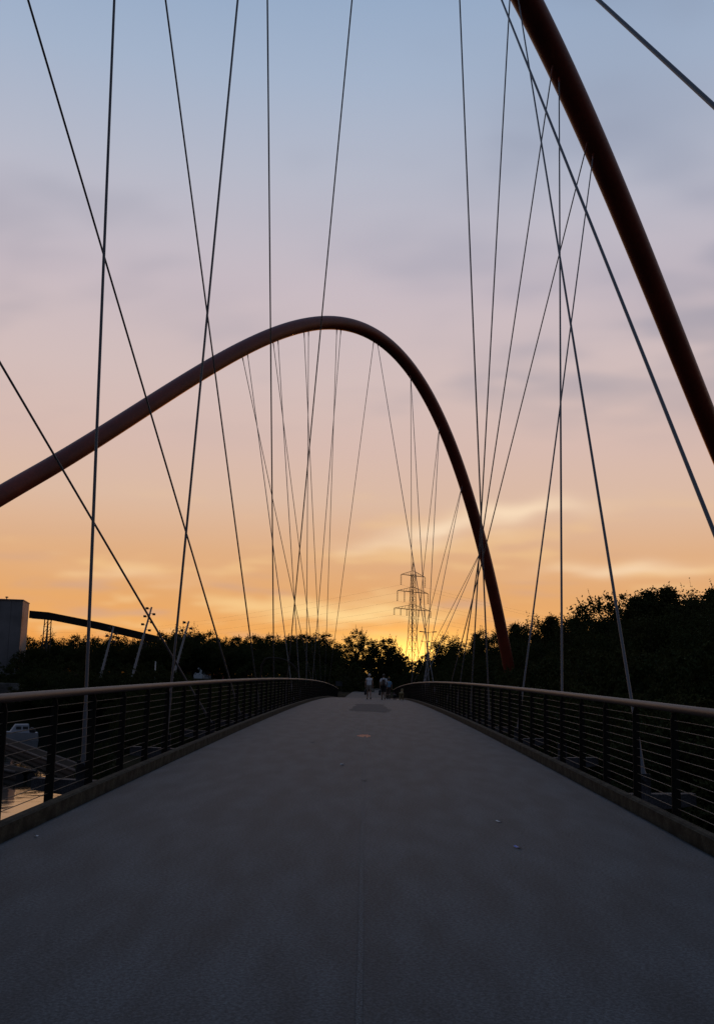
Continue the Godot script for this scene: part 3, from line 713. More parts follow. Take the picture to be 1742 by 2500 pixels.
		[-18.7, 112.8, 0.3, 9, 0.90, 8], [-26.6, 120.6, -1.3, 9, 0.90, 8], [-23.9, 119.6, -0.9, 9, 0.90, 8], [-20.4, 121.4, 0.4, 9, 0.90, 8], [-28.3, 128.8, -1.6, 9, 0.90, 8], [-24.6, 126.2, -0.7, 9, 0.90, 8],
		[-21.8, 129.0, 0.4, 9, 0.90, 8], [-46.6, 143.8, 1.0, 9, 1.30, 3], [-45.2, 144.5, 1.6, 9, 1.30, 3], [-41.0, 140.7, 1.3, 9, 1.30, 3], [-39.2, 140.6, 1.3, 9, 1.30, 3], [-37.7, 145.7, 1.6, 9, 1.30, 3],
		[-34.8, 142.3, 1.4, 9, 1.30, 3], [-32.2, 144.3, 2.0, 9, 1.30, 3], [-29.8, 145.4, 1.6, 9, 1.30, 3], [-27.4, 144.7, 1.8, 9, 1.30, 3], [-24.7, 141.0, 0.1, 9, 1.30, 3], [-21.9, 140.8, 0.3, 9, 1.30, 3],
		[-20.3, 144.5, 0.2, 9, 1.30, 3], [-17.3, 142.7, 0.3, 9, 1.30, 3], [-15.2, 145.3, 0.4, 9, 1.30, 3]
	]
	var k := 0
	for r in rows:
		var gy := ground_y(r[0], r[1])
		var h: float = r[2] - gy + 0.1
		var lb := tree_words(int(r[5]), r[0], r[1])
		var t := thing(lb[2], lb[0], lb[3], W(r[0], gy - 0.1, r[1]), k * 2.39996, lb[1])
		var kind: Array = kinds[int(r[3])]
		var at := Transform3D(Basis.from_scale(Vector3(h * r[4], h, h * r[4])), Vector3.ZERO)
		put("trunk" if lb[3] == "tree" else "stem", kind[1], M.bark, t, at)
		put("crown" if lb[3] == "tree" else "foliage", kind[0], M.leaf[k % 3], t, at)
		k += 1

# ---------------------------------------------------------------- things in the park
func build_pylon() -> void:
	var base := Vector3(19.0, -1.0, 420.0)
	var gy := ground_y(19.0, 420.0)
	var t := thing("power_pylon", "tall lattice power pylon with three crossarms against the glow", "pylon", W(19.0, gy - 0.3, 420.0), deg_to_rad(43.0))
	var top := 51.4 - gy
	var b := Shape.new()
	var lv := [0.0, 6.0, 12.0, 17.0, 21.5, 25.0, 28.5, 31.8, 35.0, 38.0, 41.0, 44.0, 46.5, 48.5]
	for j in lv.size() - 1:
		var y0: float = lv[j]; var y1: float = lv[j + 1]
		var h0: float = pylon_half(y0, top); var h1: float = pylon_half(y1, top)
		var c0 := [Vector3(-h0, y0, -h0), Vector3(h0, y0, -h0), Vector3(h0, y0, h0), Vector3(-h0, y0, h0)]
		var c1 := [Vector3(-h1, y1, -h1), Vector3(h1, y1, -h1), Vector3(h1, y1, h1), Vector3(-h1, y1, h1)]
		for q in 4:
			b.bar(c0[q], c1[q], 0.18)
			b.bar(c0[q], c1[(q + 1) % 4], 0.08)
			b.bar(c0[(q + 1) % 4], c1[q], 0.08)
			b.bar(c1[q], c1[(q + 1) % 4], 0.08)
	for q in [Vector3(-0.6, 48.5, -0.6), Vector3(0.6, 48.5, -0.6), Vector3(0.6, 48.5, 0.6), Vector3(-0.6, 48.5, 0.6)]:
		b.bar(q, Vector3(0, top, 0), 0.16)
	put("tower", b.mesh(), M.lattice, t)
	var hang := []
	for arm in [[45.0, 7.2, [1.0]], [38.1, 9.2, [1.0, 0.55]], [30.7, 10.9, [1.0, 0.65, 0.32]]]:
		var y: float = arm[0] - gy; var l: float = arm[1]
		var h: float = pylon_half(y, top)
		var a := Shape.new()
		for sg in [-1.0, 1.0]:
			var tip := Vector3(sg * l, y, 0)
			a.bar(Vector3(sg * h, y, -h), tip, 0.17); a.bar(Vector3(sg * h, y, h), tip, 0.17)
			a.bar(Vector3(sg * h, y + 2.0, 0), tip, 0.16)
			for q in range(1, 5):
				var f := q / 5.0
				var pt := Vector3(sg * lerpf(h, l, f), y, 0)
				a.bar(pt + Vector3(0, 0, -h * (1.0 - f)), pt + Vector3(0, 0, h * (1.0 - f)), 0.1)
				a.bar(pt, Vector3(sg * lerpf(h, l, f * 0.8), y + 2.0 * (1.0 - f * 0.8), 0), 0.09)
		a.bar(Vector3(-h, y, 0), Vector3(h, y, 0), 0.2); a.bar(Vector3(-h, y + 2.0, 0), Vector3(h, y + 2.0, 0), 0.16)
		var am := put("crossarm", a.mesh(), M.lattice, t)
		for f in arm[2]:
			for sg in [-1.0, 1.0]:
				var ins := Shape.new()
				var len := 4.2 if arm[0] > 35.0 else 2.6
				for off in [-0.22, 0.22]:
					var pr := []
					for q in 12: pr.append([0.05 if q % 2 == 0 else 0.11, -len * q / 11.0])
					ins.lathe(pr, Vector3(sg * l * f + off, y - 0.1, 0), 6)
				ins.box(Vector3(sg * l * f, y - 0.1 - len, 0), Vector3(0.4, 0.06, 0.06))
				put("insulator", ins.mesh(), M.insulator, am)
				if f == 1.0: hang.append(t.transform * Vector3(sg * l, y - 0.2 - len, 0))
	for far in [[W(430, 0, 1050), "to the wood"], [W(-330, 0, 1000), "to the park"]]:
		for p in hang:
			var q: Vector3 = far[0] + Vector3(p.x - 19.0, p.y, 0.0)
			var path := []
			for k in 31:
				var f := k / 30.0
				path.append((p as Vector3).lerp(q, f) - Vector3(0, 14.0 * 4.0 * f * (1.0 - f) * 0.55, 0))
			var w := Shape.new(); w.tube(path, 0.018, 4, false)
			tag(put("power_line", w.mesh(), M.lattice, self), "thin power line strung from pylon over the wood" if far[1] == "to the wood" else "thin power line strung from pylon over the park trees", "power line", "power lines over the wood" if far[1] == "to the wood" else "power lines over the park")

func build_lamp(x: float, s: float, head: float, arm: float, label: String) -> void:
	var gy := ground_y(x, s)
	var t := thing("street_lamp", label, "street lamp", W(x, gy - 0.1, s))
	var h := head - gy + 0.1
	var p := Shape.new(); p.tube([Vector3(0, 0, 0), Vector3(0, 1.0, 0), Vector3(0, 1.05, 0), Vector3(0, h, 0)], [0.11, 0.11, 0.075, 0.05], 10)
	put("pole", p.mesh(), M.lattice, t)
	for sg in [-1.0, 1.0]:
		var a := Shape.new(); a.tube([Vector3(0, h - 0.12, 0), Vector3(sg * arm * 0.4, h + 0.02, 0), Vector3(sg * arm, h + (0.06 if sg < 0.0 else 0.02), 0)], 0.03, 6)
		var am := put("arm", a.mesh(), M.lattice, t)
		var hd := Shape.new()
		hd.hexa([Vector3(sg * arm * 0.55, h - 0.05, -0.1), Vector3(sg * arm * 1.15, h, -0.13), Vector3(sg * arm * 1.15, h, 0.13), Vector3(sg * arm * 0.55, h - 0.05, 0.1), Vector3(sg * arm * 0.55, h + 0.06, -0.08), Vector3(sg * arm * 1.12, h + 0.12, -0.08), Vector3(sg * arm * 1.12, h + 0.12, 0.08), Vector3(sg * arm * 0.55, h + 0.06, 0.08)])
		put("lamp_head", hd.mesh(), M.lattice, am)

func build_mast(x0: float, x1: float, y1: float, s: float, lamps: int, label: String) -> void:
	var gy := ground_y(x0, s) - 0.2
	var t := thing("floodlight_mast", label, "mast", W(x0, gy, s), 0.0, "leaning floodlight masts in the park")
	var top := Vector3(x1 - x0, y1 - gy, 0)
	var m := Shape.new(); m.tube([Vector3.ZERO, top * 0.5, top], [0.19, 0.17, 0.13], 12)
	put("pole", m.mesh(), M.mast, t)
	var dir := top.normalized()
	var side := Vector3(dir.y, -dir.x, 0)
	for k in lamps:
		var c := top - dir * (0.35 + k * 0.62)
		var sg := -1.0 if k % 2 == 0 else 1.0
		var l := Shape.new()
		l.bar(c, c + side * sg * 0.55, 0.07)
		l.bevel_box(c + side * sg * 0.62, Vector3(0.2, 0.16, 0.2), 0.04)
		put("floodlight", l.mesh(), M.clad_dark, t)
	for k in 9:
		var c := dir * (top.length() * (0.25 + k * 0.055))
		var r := Shape.new(); r.bar(c - side * 0.34, c + side * 0.34, 0.04)
		put("rung", r.mesh(), M.mast, t)

func build_pontoon(j0: Vector3, j1: Vector3, label: String) -> void:
	var jt := thing("pontoon", label, "pontoon", W(j0.x, j0.y, j0.z))
	var jd := W(j1.x, 0, j1.z) - W(j0.x, 0, j0.z)
	var jl := jd.length(); var ju := jd / jl; var js := Vector3(-ju.z, 0, ju.x)
	var jb := Basis(ju, Vector3.UP, ju.cross(Vector3.UP))
	var n := int(jl / 0.9)
	for k in n:
		var pk := Shape.new(); pk.bevel_box(ju * jl * (k + 0.5) / n, Vector3(jl / n * 0.5 - 0.015, 0.035, 0.62), 0.01, jb)
		put("plank", pk.mesh(), M.plank, jt)
	for sg in [-1.0, 1.0]:
		var rl := Shape.new(); rl.tube([js * sg * 0.72 - Vector3(0, 0.02, 0), ju * jl + js * sg * 0.72 - Vector3(0, 0.02, 0)], 0.11, 12)
		put("edge_tube", rl.mesh(), M.beam, jt)
		var fl := Shape.new(); fl.tube([js * sg * 0.42 - Vector3(0, 0.36, 0), ju * jl + js * sg * 0.42 - Vector3(0, 0.36, 0)], 0.3, 12)
		put("float", fl.mesh(), M.cloth_dark, jt)

func build_park() -> void:
	# grey hall with a conveyor gallery running down from it
	var hb := Basis(Vector3.UP, deg_to_rad(12.0))
	var hall := thing("industrial_hall", "plain grey clad industrial hall with a flat roof", "building", W(-83.2, ground_y(-90, 246), 240.0), deg_to_rad(12.0))
	var hgt := 18.1 - ground_y(-90, 246)
	for k in 16:
		var pn := Shape.new()
		pn.bevel_box(Vector3(-1.25 - k * 2.5, hgt * 0.5, 0.12), Vector3(1.23, hgt * 0.5, 0.12), 0.03)
		put("cladding_panel", pn.mesh(), M.clad, hall)
	var core := Shape.new(); core.box(Vector3(-20.0, hgt * 0.5 - 0.1, -6.1), Vector3(19.9, hgt * 0.5 - 0.1, 6.0))
	put("wall", core.mesh(), M.clad, hall)
	var ew := Shape.new(); ew.box(Vector3(0.02, hgt * 0.5, -6.0), Vector3(0.1, hgt * 0.5, 6.2))
	put("end_wall", ew.mesh(), M.clad, hall)
	var rf := Shape.new(); rf.box(Vector3(-20.0, hgt + 0.12, -5.9), Vector3(20.25, 0.12, 6.4))
	put("roof", rf.mesh(), M.clad, hall)
	var vt := Shape.new(); vt.lathe([[0.12, 0.0], [0.12, 0.45], [0.38, 0.5], [0.34, 0.7], [0.0, 0.78]], Vector3(-4.0, hgt + 0.24, -2.0), 10)
	put("roof_vent", vt.mesh(), M.clad_dark, hall)
	var gal := thing("conveyor_gallery", "dark enclosed conveyor gallery sloping down from grey hall into trees", "conveyor", W(-77.5, ground_y(-77.5, 243), 243.0))
	var g0 := -ground_y(-77.5, 243)
	var pts := [Vector3(-4.4, 14.95 + g0, 0), Vector3(0.3, 14.65 + g0, 0), Vector3(12.5, 12.55 + g0, 0), Vector3(24.2, 10.1 + g0, 0), Vector3(27.0, 9.5 + g0, 0)]
	for k in 4:
		var a: Vector3 = pts[k]; var b: Vector3 = pts[k + 1]
		var s := Shape.new()
		var hh := 0.9
		s.hexa([a + Vector3(0, -hh, -1.5), b + Vector3(0, -hh, -1.5), b + Vector3(0, -hh, 1.5), a + Vector3(0, -hh, 1.5), a + Vector3(0, hh, -1.5), b + Vector3(0, hh, -1.5), b + Vector3(0, hh, 1.5), a + Vector3(0, hh, 1.5)])
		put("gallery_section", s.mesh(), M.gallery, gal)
	for tr in [[-0.2, 14.7], [24.0, 10.1]]:
		var s := Shape.new()
		var hy: float = tr[1] - 0.9 + g0
		for zz in [-1.2, 1.2]:
			s.bar(Vector3(tr[0] - 0.75, -0.3, zz), Vector3(tr[0] - 0.4, hy, zz), 0.2); s.bar(Vector3(tr[0] + 0.75, -0.3, zz), Vector3(tr[0] + 0.4, hy, zz), 0.2)
			for k in 8:
				var y0 := hy * k / 8.0; var y1 := hy * (k + 1) / 8.0
				s.bar(Vector3(tr[0] - 0.6, y0, zz), Vector3(tr[0] + 0.6, y1, zz), 0.1); s.bar(Vector3(tr[0] - 0.6, y1, zz), Vector3(tr[0] + 0.6, y1, zz), 0.1)
		put("trestle", s.mesh(), M.lattice, gal)
	build_mast(-40.35, -38.0, 8.3, 150.0, 4, "short leaning floodlight mast in front of the conveyor gallery")
	build_mast(-35.75, -32.45, 11.35, 150.0, 6, "tallest leaning floodlight mast with a ladder of lamps")
	build_mast(-29.65, -26.75, 9.35, 150.0, 5, "leaning floodlight mast against the dark trees by white tent")
	# marquees
	for q in [[-44.7, 3.85, 1.25, "white", "white peaked marquee tent under the far park trees", "white_tent"], [-39.6, 2.9, 1.35, "red", "small red peaked tent beside the white marquee", "red_tent"]]:
		var gy := ground_y(q[0], 270.0)
		var t := thing(q[5], q[4], "tent", W(q[0], gy, 270.0))
		var hh: float = q[1] - gy
		var w: float = q[2]
		var r := Shape.new()
		var eave := minf(hh * 0.4, 1.9)
		var pr := [[1.0, eave], [0.62, lerpf(eave, hh, 0.22)], [0.34, lerpf(eave, hh, 0.48)], [0.14, lerpf(eave, hh, 0.76)], [0.02, hh]]
		for j in 4:
			for k in 4:
				var c := [Vector2(-1, -1), Vector2(1, -1), Vector2(1, 1), Vector2(-1, 1)]
				var a: Vector2 = c[k]; var b: Vector2 = c[(k + 1) % 4]
				var r0: float = pr[j][0] * w; var r1: float = pr[j + 1][0] * w
				var out := Vector3((a.x + b.x), 1.0, (a.y + b.y)).normalized()
				r.quad(Vector3(a.x * r0, pr[j][1], a.y * r0), Vector3(b.x * r0, pr[j][1], b.y * r0), Vector3(b.x * r1, pr[j + 1][1], b.y * r1), Vector3(a.x * r1, pr[j + 1][1], a.y * r1), out)
		put("canopy", r.mesh(), M.white if q[3] == "white" else M.canvas_red, t)
		var wl := Shape.new()
		wl.box(Vector3(0, eave * 0.5, -w * 0.97), Vector3(w, eave * 0.5, 0.02)); wl.box(Vector3(-w * 0.97, eave * 0.5, 0), Vector3(0.02, eave * 0.5, w * 0.94)); wl.box(Vector3(w * 0.97, eave * 0.5, 0), Vector3(0.02, eave * 0.5, w * 0.94))
		if q[3] == "white": wl.box(Vector3(0, eave * 0.5, w * 0.97), Vector3(w * 0.93, eave * 0.5, 0.02))
		put("side_wall", wl.mesh(), M.white if q[3] == "white" else M.canvas_red, t)
		for c in [Vector2(-1, -1), Vector2(1, -1), Vector2(1, 1), Vector2(-1, 1)]:
			var pl := Shape.new(); pl.tube([Vector3(c.x * w, 0, c.y * w), Vector3(c.x * w, eave, c.y * w)], 0.04, 6)
			put("pole", pl.mesh(), M.mast, t)
	var gs := ground_y(-42.4, 270.0)
	var stall := thing("market_stall", "low white covered stall beside the white marquee", "stall", W(-42.2, gs, 270.0))
	var sr := Shape.new(); sr.hexa([Vector3(-1.0, 1.45, 0.8), Vector3(1.0, 1.45, 0.8), Vector3(1.0, 1.6, -0.8), Vector3(-1.0, 1.6, -0.8), Vector3(-1.0, 1.5, 0.8), Vector3(1.0, 1.5, 0.8), Vector3(1.0, 1.65, -0.8), Vector3(-1.0, 1.65, -0.8)])
	put("roof", sr.mesh(), M.white, stall)
	var sc := Shape.new(); sc.bevel_box(Vector3(0, 0.5, 0.6), Vector3(0.95, 0.5, 0.12), 0.03)
	put("counter", sc.mesh(), M.mast, stall)
	for q in [[-0.9, 0.7], [0.9, 0.7], [-0.9, -0.7], [0.9, -0.7]]:
		var pl := Shape.new(); pl.bar(Vector3(q[0], 0, q[1]), Vector3(q[0], 1.5, q[1]), 0.06)
		put("post", pl.mesh(), M.mast, stall)
	var gb := ground_y(-34.8, 268.0)
	var bill := thing("notice_board", "pale notice board standing beyond the red tent", "board", W(-34.8, gb, 268.0))
	var bp := Shape.new(); bp.bevel_box(Vector3(0, 3.05 - gb, 0), Vector3(0.95, 0.42, 0.06), 0.02)
	put("panel", bp.mesh(), M.mast, bill)
	for x in [-0.7, 0.7]:
		var pl := Shape.new(); pl.bar(Vector3(x, -0.2, -0.09), Vector3(x, 3.0 - gb, -0.09), 0.09)
		put("post", pl.mesh(), M.lattice, bill)
	# bollard-like white marker post
	var gm := ground_y(-31.4, 150.0)
	var mk := thing("marker_post", "slim white marker post near the leaning masts", "post", W(-31.4, gm, 150.0))
	var ms := Shape.new(); ms.tube([Vector3(0, -0.2, 0), Vector3(0, 3.2 - gm, 0), Vector3(0, 3.3 - gm, 0)], [0.1, 0.09, 0.03], 8)
	put("shaft", ms.mesh(), M.white, mk)
	# retaining wall of pale concrete blocks by the yard
	var wl := thing("retaining_wall", "low pale concrete block wall at the yard below the hall", "wall", W(-64.0, ground_y(-64, 150), 150.0))
	for row in 3:
		for k in 16:
			var b := Shape.new()
			b.bevel_box(Vector3(-12.4 + k * 1.62 + (0.4 if row == 1 else 0.0), -0.15 - ground_y(-64, 150) - 0.5 * (2 - row) - 0.52, 0), Vector3(0.8, 0.245, 0.3), 0.03)
			put("block", b.mesh(), M.concrete, wl)
	var ft := Shape.new(); ft.box(Vector3(0, (-1.9 - ground_y(-64, 150)) * 0.5 - 0.2, -0.05), Vector3(13.2, (-1.9 - ground_y(-64, 150)) * 0.5 + 0.2, 0.4))
	put("foundation", ft.mesh(), M.concrete, wl)
	# white boat moored in the basin
	var bt := thing("moored_boat", "small white cabin boat moored in the basin by the pontoon", "boat", W(-37.4, -6.0, 110.0), deg_to_rad(24.0))
	var hl := Shape.new()
	var ring := []
	for q in [[-2.4, 0.05, 1.15, 0.95], [-1.7, 0.55, 1.0, 0.4], [-0.6, 0.82, 0.9, 0.1], [0.8, 0.85, 0.86, 0.05], [1.9, 0.78, 0.86, 0.1]]:
		ring.append([Vector3(q[0], q[2], q[1]), Vector3(q[0], q[2], -q[1]), Vector3(q[0] + 0.15, -0.25 + q[3] * 0.3, -q[1] * 0.55), Vector3(q[0] + 0.15, -0.25 + q[3] * 0.3, q[1] * 0.55)])
	for k in 4: hl.hexa(ring[k] + ring[k + 1])
	put("hull", hl.mesh(), M.boat, bt)
	var cb := Shape.new()
	cb.hexa([Vector3(-1.0, 0.88, 0.6), Vector3(1.0, 0.85, 0.66), Vector3(1.0, 0.85, -0.66), Vector3(-1.0, 0.88, -0.6), Vector3(-0.45, 1.72, 0.5), Vector3(0.9, 1.75, 0.56), Vector3(0.9, 1.75, -0.56), Vector3(-0.45, 1.72, -0.5)])
	var cabin := put("cabin", cb.mesh(), M.boat, bt)
	for q in [-0.35, 0.35]:
		var wn := Shape.new(); wn.bevel_box(Vector3(0.22 + q, 1.36, 0.585), Vector3(0.27, 0.16, 0.03), 0.01)
		put("window", wn.mesh(), M.clad_dark, cabin)
	var tf := Shape.new()
	net(tf, [[Vector3(1.35, 1.05, 0.5), Vector3(1.35, 1.05, -0.5), 0.32, 0.32]], 0.07, 0.02)
	put("stern_cover", tf.mesh(), M.cloth_dark, bt)
	# floating pontoons
	build_pontoon(Vector3(-39.5, -5.45, 108.0), Vector3(-19.6, -5.45, 72.5), "long floating pontoon with grey tube edges in the basin")
	build_pontoon(Vector3(-27.6, -5.45, 75.6), Vector3(-23.4, -5.45, 70.9), "short floating pontoon in front of the long one")
	# lamps along the path, information board
	build_lamp(7.6, 125.0, 7.35, 0.95, "double armed street lamp where the path leaves the bridge")
	build_lamp(10.5, 180.0, 8.25, 0.75, "farther double armed street lamp along the path")
	var gi := ground_y(-1.0, 128.0)
	var ib := thing("information_board", "small grey information board beside the path past the bridge", "board", W(-3.4, ground_y(-3.4, 128.0), 128.0))
	var ip := Shape.new(); ip.bevel_box(Vector3(0, 1.75, 0), Vector3(0.42, 0.3, 0.03), 0.01)
	put("panel", ip.mesh(), M.beam, ib)
	for x in [-0.34, 0.34]:
		var pl := Shape.new(); pl.tube([Vector3(x, -0.2, -0.06), Vector3(x, 2.05, -0.06)], 0.03, 6)
		put("post", pl.mesh(), M.lattice, ib)
	# curved pipe arch beyond the railing
	var pa := thing("pipe_arch", "rust brown curved pipe arch beyond the railing below the trees", "arch", W(-9.6, ground_y(-9.6, 138.0), 138.0))
	var g1 := -ground_y(-9.6, 138.0)
	var pp := []
	for k in 15:
		var f := k / 14.0
		pp.append(Vector3(-3.6 + 4.6 * sin(f * PI * 0.5), 3.95 + g1 - (4.2 + g1) * pow(f, 2.6), 0))
	pp.push_front(Vector3(-4.2, 3.8 + g1, 0)); pp.push_front(Vector3(-4.7, 3.0 + g1, 0)); pp.push_front(Vector3(-5.0, -0.2, 0))
	var pas := Shape.new(); pas.tube(pp, 0.14, 10)
	put("pipe", pas.mesh(), M.rust, pa)

# ---------------------------------------------------------------- people and dogs: smooth capsule fields meshed as surface nets
func sd_caps(p: Vector3, caps: Array, k: float) -> float:
	var d := 1e9
	for c in caps:
		var pa: Vector3 = p - c[0]; var ba: Vector3 = c[1] - c[0]
		var h := clampf(pa.dot(ba) / maxf(ba.length_squared(), 1e-9), 0.0, 1.0)
		var q := pa - ba * h
		q.x /= c[4] if c.size() > 4 else 1.0
		var e: float = q.length() - lerpf(c[2], c[3], h)
		if d > 1e8: d = e
		else:
			var hh := clampf(0.5 + 0.5 * (d - e) / k, 0.0, 1.0)
			d = lerpf(d, e, hh) - k * hh * (1.0 - hh)
	return d

func net(g: Shape, caps: Array, cell: float, k := 0.03, bounded := false, blo := Vector3.ZERO, bhi := Vector3.ZERO) -> void:
	var lo := Vector3.ONE * 1e9; var hi := -lo
	for c in caps:
		var r: float = maxf(c[2], c[3]) * (maxf(1.0, c[4]) if c.size() > 4 else 1.0) + cell * 2.5
		for q in [c[0], c[1]]:
			lo = lo.min(q - Vector3.ONE * r); hi = hi.max(q + Vector3.ONE * r)
	var nx := int(ceil((hi.x - lo.x) / cell)) + 1; var ny := int(ceil((hi.y - lo.y) / cell)) + 1; var nz := int(ceil((hi.z - lo.z) / cell)) + 1
	var f := PackedFloat32Array(); f.resize(nx * ny * nz); f.fill(1.0)
	var step := 4
	for bz in range(0, nz, step):
		for by in range(0, ny, step):
			for bx in range(0, nx, step):
				var mid := lo + Vector3(bx + 2.0, by + 2.0, bz + 2.0) * cell
				var dm := sd_caps(mid, caps, k)
				if dm > cell * 5.0 or (dm < -cell * 5.0 and not bounded):
					for z in range(bz, mini(bz + step, nz)):
						for y in range(by, mini(by + step, ny)):
							for x in range(bx, mini(bx + step, nx)): f[(z * ny + y) * nx + x] = dm
					continue
				for z in range(bz, mini(bz + step, nz)):
					for y in range(by, mini(by + step, ny)):
						for x in range(bx, mini(bx + step, nx)):
							var p := lo + Vector3(x, y, z) * cell
							var e := sd_caps(p, caps, k)
							if bounded:
								var b1 := blo - p; var b2 := p - bhi
								e = maxf(e, maxf(maxf(b1.y, b1.z), maxf(b2.y, b2.z)))
							f[(z * ny + y) * nx + x] = e
	var ids := {}
	var first := g.v.size()
	for z in nz - 1:
		for y in ny - 1:
			for x in nx - 1:
				var here := f[(z * ny + y) * nx + x]
				if absf(here) > cell * 3.0: continue
				var sum := Vector3.ZERO; var cnt := 0
				for e in [[0, 0, 0, 1, 0, 0], [0, 1, 0, 1, 1, 0], [0, 0, 1, 1, 0, 1], [0, 1, 1, 1, 1, 1], [0, 0, 0, 0, 1, 0], [1, 0, 0, 1, 1, 0], [0, 0, 1, 0, 1, 1], [1, 0, 1, 1, 1, 1], [0, 0, 0, 0, 0, 1], [1, 0, 0, 1, 0, 1], [0, 1, 0, 0, 1, 1], [1, 1, 0, 1, 1, 1]]:
					var a := f[((z + e[2]) * ny + y + e[1]) * nx + x + e[0]]; var b := f[((z + e[5]) * ny + y + e[4]) * nx + x + e[3]]
					if (a < 0.0) != (b < 0.0):
						var t := a / (a - b)
						sum += Vector3(x + lerpf(e[0], e[3], t), y + lerpf(e[1], e[4], t), z + lerpf(e[2], e[5], t)); cnt += 1
				if cnt > 0:
					var p := lo + sum / cnt * cell
					ids[(z * ny + y) * nx + x] = g.v.size()
					g.v.append(p); g.n.append(Vector3.ZERO); g.u.append(Vector2(p.x, p.y))
	for key in ids:
		var x: int = key % nx; var y: int = (key / nx) % ny; var z: int = key / (nx * ny)
		for ax in 3:
			var o := [1, nx, nx * ny]
			var a := f[key]; var b := f[key + o[ax]]
			if (a < 0.0) == (b < 0.0): continue
			var o1: int = o[(ax + 1) % 3]; var o2: int = o[(ax + 2) % 3]
			if ids.has(key - o1) and ids.has(key - o2) and ids.has(key - o1 - o2):
				var q := [ids[key], ids[key - o1], ids[key - o1 - o2], ids[key - o2]]
				var fn := (g.v[q[2]] - g.v[q[0]]).cross(g.v[q[3]] - g.v[q[1]])
				var od := Vector3.ZERO; od[ax] = 1.0 if a < 0.0 else -1.0
				if fn.dot(od) < 0.0: fn = -fn; q.reverse()
				for w in q: g.n[w] += fn
				g.i.append_array(PackedInt32Array([q[0], q[2], q[1], q[0], q[3], q[2]]))
	for w in range(first, g.v.size()): g.n[w] = g.n[w].normalized()

func grown(c: Array, by: float) -> Array:
	var o := []
	for e in c:
		var d: Array = e.duplicate(); d[2] += by; d[3] += by; o.append(d)
	return o

func limb(c: Array, sc: float, a: Vector3, b: Vector3, r0: float, r1: float, wx := 1.0) -> void:
	c.append([a * sc, b * sc, r0 * sc, r1 * sc, wx])

func pylon_half(y: float, top: float) -> float:
	return lerpf(2.9, 1.35, minf(y / 22.0, 1.0)) if y < 22.0 else lerpf(1.35, 0.55, (y - 22.0) / (top - 26.0))

func hand_caps(wrist: Vector3, dir: Vector3, side: Vector3, sc: float, curl: float) -> Array:
	var d := dir.normalized(); var fwd := d.cross(side).normalized()
	var out := [[wrist, wrist + d * 0.05 * sc, 0.026 * sc, 0.026 * sc], [wrist + d * 0.05 * sc + fwd * 0.022 * sc, wrist + d * 0.085 * sc + fwd * 0.026 * sc, 0.016 * sc, 0.014 * sc], [wrist + d * 0.05 * sc - fwd * 0.022 * sc, wrist + d * 0.08 * sc - fwd * 0.026 * sc, 0.016 * sc, 0.013 * sc]]
	var lens := [0.068, 0.078, 0.072, 0.056]
	for k in 4:
		var b0 := wrist + d * 0.085 * sc + fwd * (0.03 - k * 0.02) * sc
		var l: float = lens[k] * sc
		var m := b0 + (d - side * curl * 0.5).normalized() * l * 0.5
		var e := m + (d - side * curl * 1.4).normalized() * l * 0.5
		out.append([b0, m, 0.0095 * sc, 0.0088 * sc]); out.append([m, e, 0.0088 * sc, 0.0075 * sc])
	var t0 := wrist + d * 0.03 * sc + fwd * 0.026 * sc
	var t1 := t0 + (d * 0.6 + fwd * 0.7 - side * 0.2).normalized() * 0.038 * sc
	out.append([t0, t1, 0.012 * sc, 0.0105 * sc]); out.append([t1, t1 + (d * 0.9 + fwd * 0.25 - side * 0.3).normalized() * 0.03 * sc, 0.0105 * sc, 0.008 * sc])
	return out

